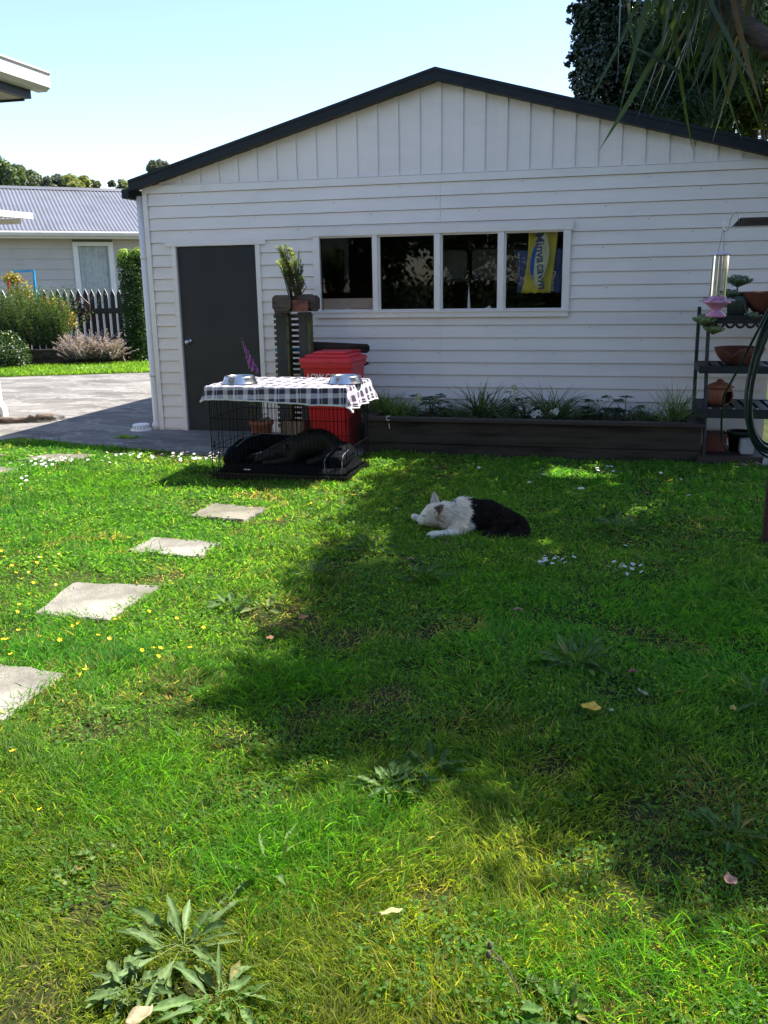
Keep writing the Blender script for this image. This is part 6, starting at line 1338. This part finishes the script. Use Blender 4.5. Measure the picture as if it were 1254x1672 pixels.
# ------------------------------------------------------------ broad-leaved weeds
def dock(label, px, py, n, L, W, c1, c2, up=.7, name='dock_weed', spread=1.0, xy=None):
    """rosette of stalked, wavy-edged leaves: pale midrib, arching, of different ages"""
    c = G(px, py) if xy is None else np.array((*xy, GZ)); V = []; F = []; C = []
    for i in range(n):
        a = i*2.4+random.uniform(-.5, .5); age = i/n; el = (1.25-.95*age*random.uniform(.7, 1.3))*min(1.1, up+.25); Lx = L*random.uniform(.7, 1.25); w_ = W*random.uniform(.7, 1.25); dr = random.uniform(.25, 1.1)
        hd = np.array([math.cos(a), math.sin(a), 0]); sd_ = np.array([-math.sin(a), math.cos(a), 0]); rw = 18; base = c+hd*random.uniform(.0, .035)+sd_*random.uniform(-.02, .02); cc = cmix(c1, c2, [random.random()])[0]*random.uniform(.75, 1.15); k0 = len(V); twist = random.uniform(-.9, .9); side = random.uniform(-.25, .25); pet = random.uniform(.22, .4); fq = random.uniform(14, 24); ph = random.uniform(0, 6)
        if random.random() < .03: cc = np.array((.22, .20, .07))*random.uniform(.7, 1.1)
        for r in range(rw+1):
            t_ = r/rw; s = Lx*t_; p = base+hd*(s*math.cos(el)+dr*Lx*t_*t_*.2)+sd_*(side*Lx*t_*t_)+np.array([0, 0, 1])*(s*math.sin(el)-dr*Lx*t_*t_*.5); p[2] = max(p[2]-.012, GZ+.02+.012*math.sin(i))
            u_ = max(0, (t_-pet)/(1-pet)); env = math.sin(min(1, u_**.85)*math.pi)**.7 if u_ > 0 else 0; wv = max(.0022+.0, w_*env*(1+.13*math.sin(t_*fq+ph)+.07*math.sin(t_*fq*2.3)))
            up_ = np.array([0, 0, 1.]); sd2 = sd_*math.cos(twist*t_)+up_*math.sin(twist*t_); ru = .16*wv*math.sin(t_*fq*1.1+ph)
            V += [p-sd2*wv*.5+up_*(.22*wv+ru), p-sd2*wv*.26+up_*(.05*wv), p, p+sd2*wv*.26+up_*(.05*wv), p+sd2*wv*.5+up_*(.22*wv-ru)]; pal = cc*(1.9 if u_ == 0 else 1.5)+np.array((.05, .03, .01))*(u_ == 0); m1 = cc*(1+.18*math.sin(t_*60)); C += [cc*.95, m1, pal, m1, cc*.9]
        for r in range(rw):
            for k in range(4): o_ = k0+r*5+k; F += [(o_, o_+1, o_+6, o_+5)]
    WEEDS.append((c[0], c[1], L*.45))
    return tag(raw(name, V, F, M_WEED, None, tuple(c), smooth=True, col=np.array(C)), label, 'weed', 'broad-leaved weeds in the lawn')
WEEDS = []
M_WEED = leafmat('weed_leaf', .35, .5, .2, back=1.6)
w1, w2 = (.05, .11, .025), (.12, .20, .05)
dock('largest grey-green dock weed at the bottom left of the lawn', 290, 1555, 26, .165, .022, (.075, .13, .04), (.15, .22, .08))
dock('low bushy part of the grey-green dock at the bottom left edge', 215, 1625, 38, .09, .022, (.075, .13, .04), (.15, .22, .08), .8)
dock('dandelion-like weed right of the big dock, lying flat', 355, 1640, 22, .13, .02, (.09, .16, .05), (.17, .26, .09), .6)
dock('pale long-leaved weed in tall grass above the big dock', 440, 1425, 8, .15, .018, (.10, .17, .05), (.22, .30, .10), .95)
dock('weed in the shadow edge at the middle of the lawn', 640, 1290, 34, .13, .024, w1, w2, .75)
dock('second rosette touching the middle shaded weed, on its right', 700, 1262, 22, .12, .022, w1, w2, .75)
dock('spreading rosette of toothed leaves in the shade right of the middle', 940, 1085, 42, .18, .022, w1, w2, .7)
dock('weed at the bottom edge right of the middle', 905, 1660, 30, .11, .022, w1, w2, .8)
dock('smaller weed at the bottom edge left of the yellowish dandelion stalks', 830, 1640, 12, .08, .02, w1, w2, .9)
dock('dim weed in the shade near the right edge above the brown leaf', 1190, 1372, 24, .13, .02, w1, w2, .8)
dock('dim weed at the right edge level with the small yellow leaf', 1240, 1150, 24, .15, .02, w1, w2, .7)
dock('low weed on the lawn below the second stepping stone', 385, 992, 24, .12, .024, w1, w2, .7)
dock('pale weed right of the low weed below the second stone', 428, 998, 8, .08, .022, (.16, .22, .06), (.26, .32, .12), .8)
dock('weed rosette in the shade left of the sleeping dog', 610, 900, 34, .19, .024, w1, w2, .7)
dock('small weed rosette below the sleeping dog', 690, 945, 26, .16, .022, w1, w2, .7)
dock('low weed in the shade below the weed rosettes', 512, 942, 22, .15, .022, w1, w2, .6)
dock('dark weed growing against the right part of the lawn by the post', 1010, 868, 26, .19, .026, w1, w2, .6)
dock('small clover-like weed at the left above the big dock', 170, 1405, 8, .04, .026, (.10, .16, .05), (.2, .26, .1), .7)
dock('small weed between the log and the pale slab', 100, 1440, 7, .035, .024, (.10, .16, .05), (.2, .26, .1), .7)
for lb, px, py in (('grassy weed in a crack of the concrete by the plastic bowl', 208, 718), ('green tuft at the base of the planter right of the crate', 652, 738)):
    c = G(px, py); n = 160; P = np.stack([c[0]+RNG.normal(0, .09, n), c[1]+RNG.normal(0, .025, n), np.full(n, -.012)], 1); r_ = RNG.random(n)[:, None]
    tag(fastmesh('grass_tuft', *blades(P, np.concatenate([RNG.normal(0, .6, (n, 2)), np.ones((n, 1))], 1), RNG.uniform(.03, .07, n), np.full(n, .006), np.full(n, .02), g1*(1-r_)+g2*r_), M_GRASS, None, (c[0], c[1], -.012)), lb, 'grass')
# tall grass tussocks in the lawn
def tussock(label, px, py, n, L, r=.10, c=(g1, g2), w_=.0035):
    q = G(px, py); P = np.stack([q[0]+RNG.normal(0, r, n), q[1]+RNG.normal(0, r, n), np.full(n, GZ)], 1); r_ = RNG.random(n)[:, None]
    tag(fastmesh('lawn_tussock', *blades(P, np.concatenate([RNG.normal(0, .45, (n, 2)), np.ones((n, 1))], 1), L*RNG.uniform(.5, 1.1, n), np.full(n, w_), L*RNG.uniform(.15, .8, n), c[0]*(1-r_)+c[1]*r_), M_GRASS, None, tuple(q)), label, 'grass', 'taller grass tussocks in the lawn')
gg = (np.array((.035, .11, .010)), np.array((.09, .235, .015)))
tussock('lush tall tussock around the pale long-leaved weed', 455, 1400, 1500, .13, .14, gg)
tussock('tall bright tussock at the left in the foreground', 220, 1290, 1500, .12, .16, gg)
tussock('thick tussock on the shadow edge in the foreground', 620, 1340, 900, .10, .12, gg)
tussock('tall shaded tussock left of the middle', 480, 1120, 1100, .12, .16, gg)
tussock('tussock at the bottom edge right of the middle', 900, 1600, 900, .11, .12, gg)
tussock('tall soft tussock in front of the concrete, far left', 150, 800, 1300, .12, .28, gg, .006)
tussock('taller grass left of the second stepping stone', 180, 855, 1000, .11, .25, gg, .005)
tussock('taller shaded grass by the right post', 1150, 1000, 1200, .12, .25, gg, .0045)
tussock('taller shaded grass in front of the sleeping dog', 800, 960, 1200, .10, .22, gg, .0045)
tussock('bright tussock at the lower right corner', 1150, 1600, 1100, .11, .15, gg)
# ------------------------------------------------------------ daisies and buttercups
def flower_mesh(nm, petal, centre, r, n, cup):
    me = bpy.data.meshes.new(nm); V = []; F = []; MI = []
    for k in range(n):
        a = 2*math.pi*k/n; h_ = math.pi/n*.85
        for (q_, aa, z) in ((r*.22, a, 0), (r*.75, a-h_, cup*.6), (r, a, cup), (r*.75, a+h_, cup*.6)): V.append((q_*math.cos(aa), q_*math.sin(aa), z))
        F.append((4*k, 4*k+1, 4*k+2, 4*k+3)); MI.append(0)
    b = len(V); m_ = 8
    for k in range(m_): a = 2*math.pi*k/m_; V.append((r*.3*math.cos(a), r*.3*math.sin(a), .0015))
    V.append((0, 0, r*.2)); F += [(b+k, b+(k+1) % m_, b+m_) for k in range(m_)]; MI += [1]*m_
    s = len(V); V += [(-.0008, 0, 0), (.0008, 0, 0), (.0008, 0, -.06), (-.0008, 0, -.06), (0, -.0008, 0), (0, .0008, 0), (0, .0008, -.06), (0, -.0008, -.06)]; F += [(s, s+1, s+2, s+3), (s+4, s+5, s+6, s+7)]; MI += [2, 2]
    me.from_pydata(V, [], F); me.polygons.foreach_set('material_index', MI)
    for mm in (petal, centre, M_STEM): me.materials.append(mm)
    return me
M_STEM = pmat('flower_stem', (.06, .12, .02), .6, .2, 30); M_DPET = pmat('white_petal', (.80, .79, .80), .6, .03, 30); M_DCEN = pmat('yellow_centre', (.70, .48, .03), .7, .1, 30); M_BPET = pmat('yellow_petal', (.85, .62, .01), .3, .08, 30, spec=.6)
me_d = flower_mesh('daisy', M_DPET, M_DCEN, .013, 13, .002); me_b = flower_mesh('buttercup', M_BPET, M_DCEN, .0125, 5, .006)
d0 = bpy.data.objects.new('daisy', me_d); b0 = bpy.data.objects.new('buttercup', me_b); used = set()
def bloom(proto, x, y, h, sc_, label, cat, group):
    o = proto if proto.name not in used else proto.copy(); used.add(proto.name); COL.objects.link(o)
    o.location = (x, y, float(lawn_z(np.array([x]), np.array([y]))[0])+h); o.rotation_euler = (random.uniform(-.4, .4)+.35, random.uniform(-.4, .4), random.uniform(0, 6)); o.scale = (sc_,)*3; tag(o, label, cat, group)
rd = random.Random(12)
def blabel(px, py):
    if py < 840: l = 'by the small stepping stone nearest the crate'
    elif py < 960: l = 'in the loose drift beyond the pale third stepping stone'
    elif py < 1030: l = 'around the front edge of the pale third stepping stone'
    elif py < 1110: l = 'between the third and the nearest stepping stones'
    elif px > 200: l = 'alone on the grass level with the nearest stepping stone'
    else: l = 'on the foreground grass below the nearest stepping stone'
    return 'small yellow buttercup '+l, 'buttercup', 'buttercups '+l
DPOS = []
def dpatch(label, group, pts):
    for px, py, rx, ry, n in pts:
        for _ in range(n):
            for tr_ in range(12):                      # keep the heads apart
                c = G(px+rd.gauss(0, rx*.62), py+rd.gauss(0, ry*.62), GZ+.05)
                if all(abs(c[0]-q[0])+abs(c[1]-q[1]) > .045 for q in DPOS): break
            DPOS.append(c)
            dd = math.dist((c[0], c[1]), (CAM[0], CAM[1])); bloom(d0, c[0], c[1], rd.uniform(.05, .075), rd.uniform(.8, 1.15)*(1 if dd < 6.5 else 1.25), label, 'daisy', group)
dpatch('small white daisy in the patch left of the grassy far slab', 'daisies left of the far slab', [(58, 757, 26, 6, 26)])
dpatch('small white daisy fringing the grassy far slab', 'daisies fringing the far slab', [(90, 752, 22, 5, 22), (110, 748, 16, 4, 10)])
dpatch('white daisy standing apart in front of the far slabs', 'daisies in front of the far slabs', [(40, 788, 8, 10, 5)])
dpatch('small white daisy in the clump on the lawn edge below the plastic bowl', 'daisies below the plastic bowl', [(205, 742, 26, 5, 24), (165, 755, 20, 6, 8)])
dpatch('small white daisy in the row along the concrete below the dark door', 'daisies below the door', [(300, 746, 40, 5, 46)])
dpatch('small white daisy at the left foot of the dog crate', 'daisies at the crate', [(345, 748, 10, 6, 8)])
dpatch('small white daisy in the cluster near the planter', 'daisies near the planter', [(990, 768, 16, 8, 11), (880, 778, 20, 8, 8), (865, 785, 10, 6, 3)])
dpatch('small white daisy in the shade between the planter and the dog', 'daisies scattered in the shade', [(945, 806, 12, 4, 5), (648, 836, 4, 3, 2), (1120, 790, 30, 20, 3), (735, 770, 60, 10, 4)])
dpatch('small white daisy in the loose row in the shade right of the dog', 'daisies in the row right of the dog', [(890, 912, 3, 6, 5), (912, 917, 22, 6, 15), (1020, 930, 20, 6, 13), (1030, 895, 10, 8, 2)])
dpatch('lone white daisy on the sunny grass right of the third stepping stone', 'lone daisies', [(415, 955, 4, 4, 1)])
for px, py in [(39, 880), (15, 885), (98, 908), (136, 910), (66, 912), (20, 928), (48, 935), (58, 930), (70, 927), (92, 929), (107, 924), (78, 933), (26, 936), (37, 947), (55, 954), (92, 954), (14, 929), (60, 920), (168, 880), (50, 974), (58, 973), (32, 990), (28, 1003), (5, 1045), (12, 1050), (18, 1073), (30, 1031), (65, 1042), (98, 1046), (128, 1016), (120, 1024), (160, 1009), (188, 1012), (198, 1010), (160, 1036), (243, 999), (258, 1014), (289, 1011), (332, 1023), (180, 1044), (232, 1064), (251, 1057), (262, 1059), (258, 1073), (310, 1055), (135, 1076), (130, 1103), (138, 1098), (311, 1146), (22, 1235), (66, 1324), (4, 1297), (3, 1171), (320, 829), (410, 830), (497, 826), (505, 824), (512, 827), (523, 828), (508, 822), (8, 914), (3, 900), (100, 1032)]:
    c = G(px, py, GZ+.05); near = py > 1020
    bloom(b0, c[0], c[1], rd.uniform(.05, .07), rd.uniform(.85, 1.1), *blabel(px, py))
# ------------------------------------------------------------ fallen leaves and stalks
def fallen(label, px, py, L, W, col, rot, curl=.25, tip=1, lobes=0):
    c = G(px, py, GZ+.05); V = []; F = []; nr = 10
    for i in range(nr+1):
        t_ = i/nr; w_ = W*math.sin(min(1, t_*1.02)*math.pi)**.7*(1+lobes*math.sin(t_*17))+.001
        for s in (-1, -.5, 0, .5, 1):
            x = (t_-.5)*L; y = s*w_*.5; V.append((x, y, curl*L*((t_-.5)**2*1.6)+abs(s)*w_*.22+.004*math.sin(t_*9+s*3)))
    F = [(i*5+k, i*5+k+1, (i+1)*5+k+1, (i+1)*5+k) for i in range(nr) for k in range(4)]
    ca, sa = math.cos(rot), math.sin(rot); V = [(c[0]+x*ca-y*sa, c[1]+x*sa+y*ca, c[2]+z) for x, y, z in V]
    b_ = c+np.array([-L*.5*ca, -L*.5*sa, curl*L*.4]); o = raw('fallen_leaf', V, F, pmat('fallen_leaf', col, .55, .25, 60), None, tuple(c), smooth=True); o.modifiers.new('s', 'SOLIDIFY').thickness = .0012
    mb = MB(); mb.tube([tuple(b_), tuple(b_+[-.012*ca, -.012*sa, .004]), tuple(b_+[-.022*ca, -.022*sa, .012])], .0012, 5); mb.build('stalk', M_DEAD, o); return tag(o, label, 'leaf')
fallen('curled bright yellow leaf lying in the shade on the lawn', 965, 1158, .078, .062, (.70, .42, .03), 2.9, .35, lobes=.12)
fallen('pinkish brown leaf near the right edge at the shadow border', 1192, 1440, .05, .035, (.52, .26, .16), 1.8, .6)
fallen('pale yellow narrow leaf on the sunny foreground grass', 638, 1490, .062, .018, (.45, .43, .16), .5, .1)
fallen('orange-brown leaf on the lawn, right one of two near the buttercups', 496, 1010, .055, .05, (.42, .17, .05), 1.0, .4)
fallen('orange-brown leaf on the lawn, left one of two near the buttercups', 441, 1043, .045, .035, (.42, .20, .07), 1.9, .5)
fallen('dull brown leaf in the deep shade above the yellow leaf', 1033, 1097, .045, .03, (.22, .09, .04), .2, .3)
fallen('brown leaf in the shade below the dog to the right', 845, 996, .05, .035, (.25, .15, .08), .3, .3)
fallen('small yellow leaf in the shade near the right edge', 1197, 1157, .038, .025, (.42, .36, .05), 1.4, .3)
fallen('small pale leaf just right of the bright yellow leaf', 998, 1160, .018, .012, (.5, .5, .3), .4, .3)
fallen('long pale willow-like leaf in the shade right of the yellow leaf', 1050, 1131, .06, .012, (.32, .30, .22), -.9, .2)
fallen('beige leaf at the bottom left edge beside the dock', 228, 1662, .07, .045, (.30, .25, .14), 1.1, .3)
fallen('brown leaf on the lawn by the planter cluster of daisies', 1098, 803, .04, .03, (.36, .3, .08), .1, .2)
fallen('pale leaf in the shade near the sleeping dog', 670, 913, .05, .03, (.30, .17, .06), .3, .2)
mb = MB(); 
for (x0, y0_, x1, y1_) in ((860, 1655, 800, 1545), (850, 1620, 798, 1560)):
    a = G(x0, y0_); b = G(x1, y1_, GZ+.12); mb.tube([tuple(a), tuple((a+b)/2+[0, 0, .03]), tuple(b)], .0016, 5); mb.lathe([(0, -.008), (.006, -.005), (.007, .004), (.004, .012), (0, .014)], tuple(b), 8)
tag(mb.build('dandelion_stalks', M_SLAT, None, tuple(G(855, 1640))), 'two leaning dandelion stalks with closed heads at the bottom of the lawn', 'dandelion')
# white blossom litter at the foot of the far bed, petals fallen on the planter front
tag((lambda m_: [m_.lathe([(0, 0), (.02, .004), (.012, .012), (0, .014)], tuple(BM+FD*(fa(150, 603, -.9)[0]+rd.uniform(-.35, .35))+FN*(-.9+rd.uniform(-.25, .25))+np.array([0, 0, .0])), 6) for _ in range(60)] and m_.build('fallen_petals', M_DPET))(MB()), 'patch of fallen white petals on the grass strip', 'petals', kind='stuff')
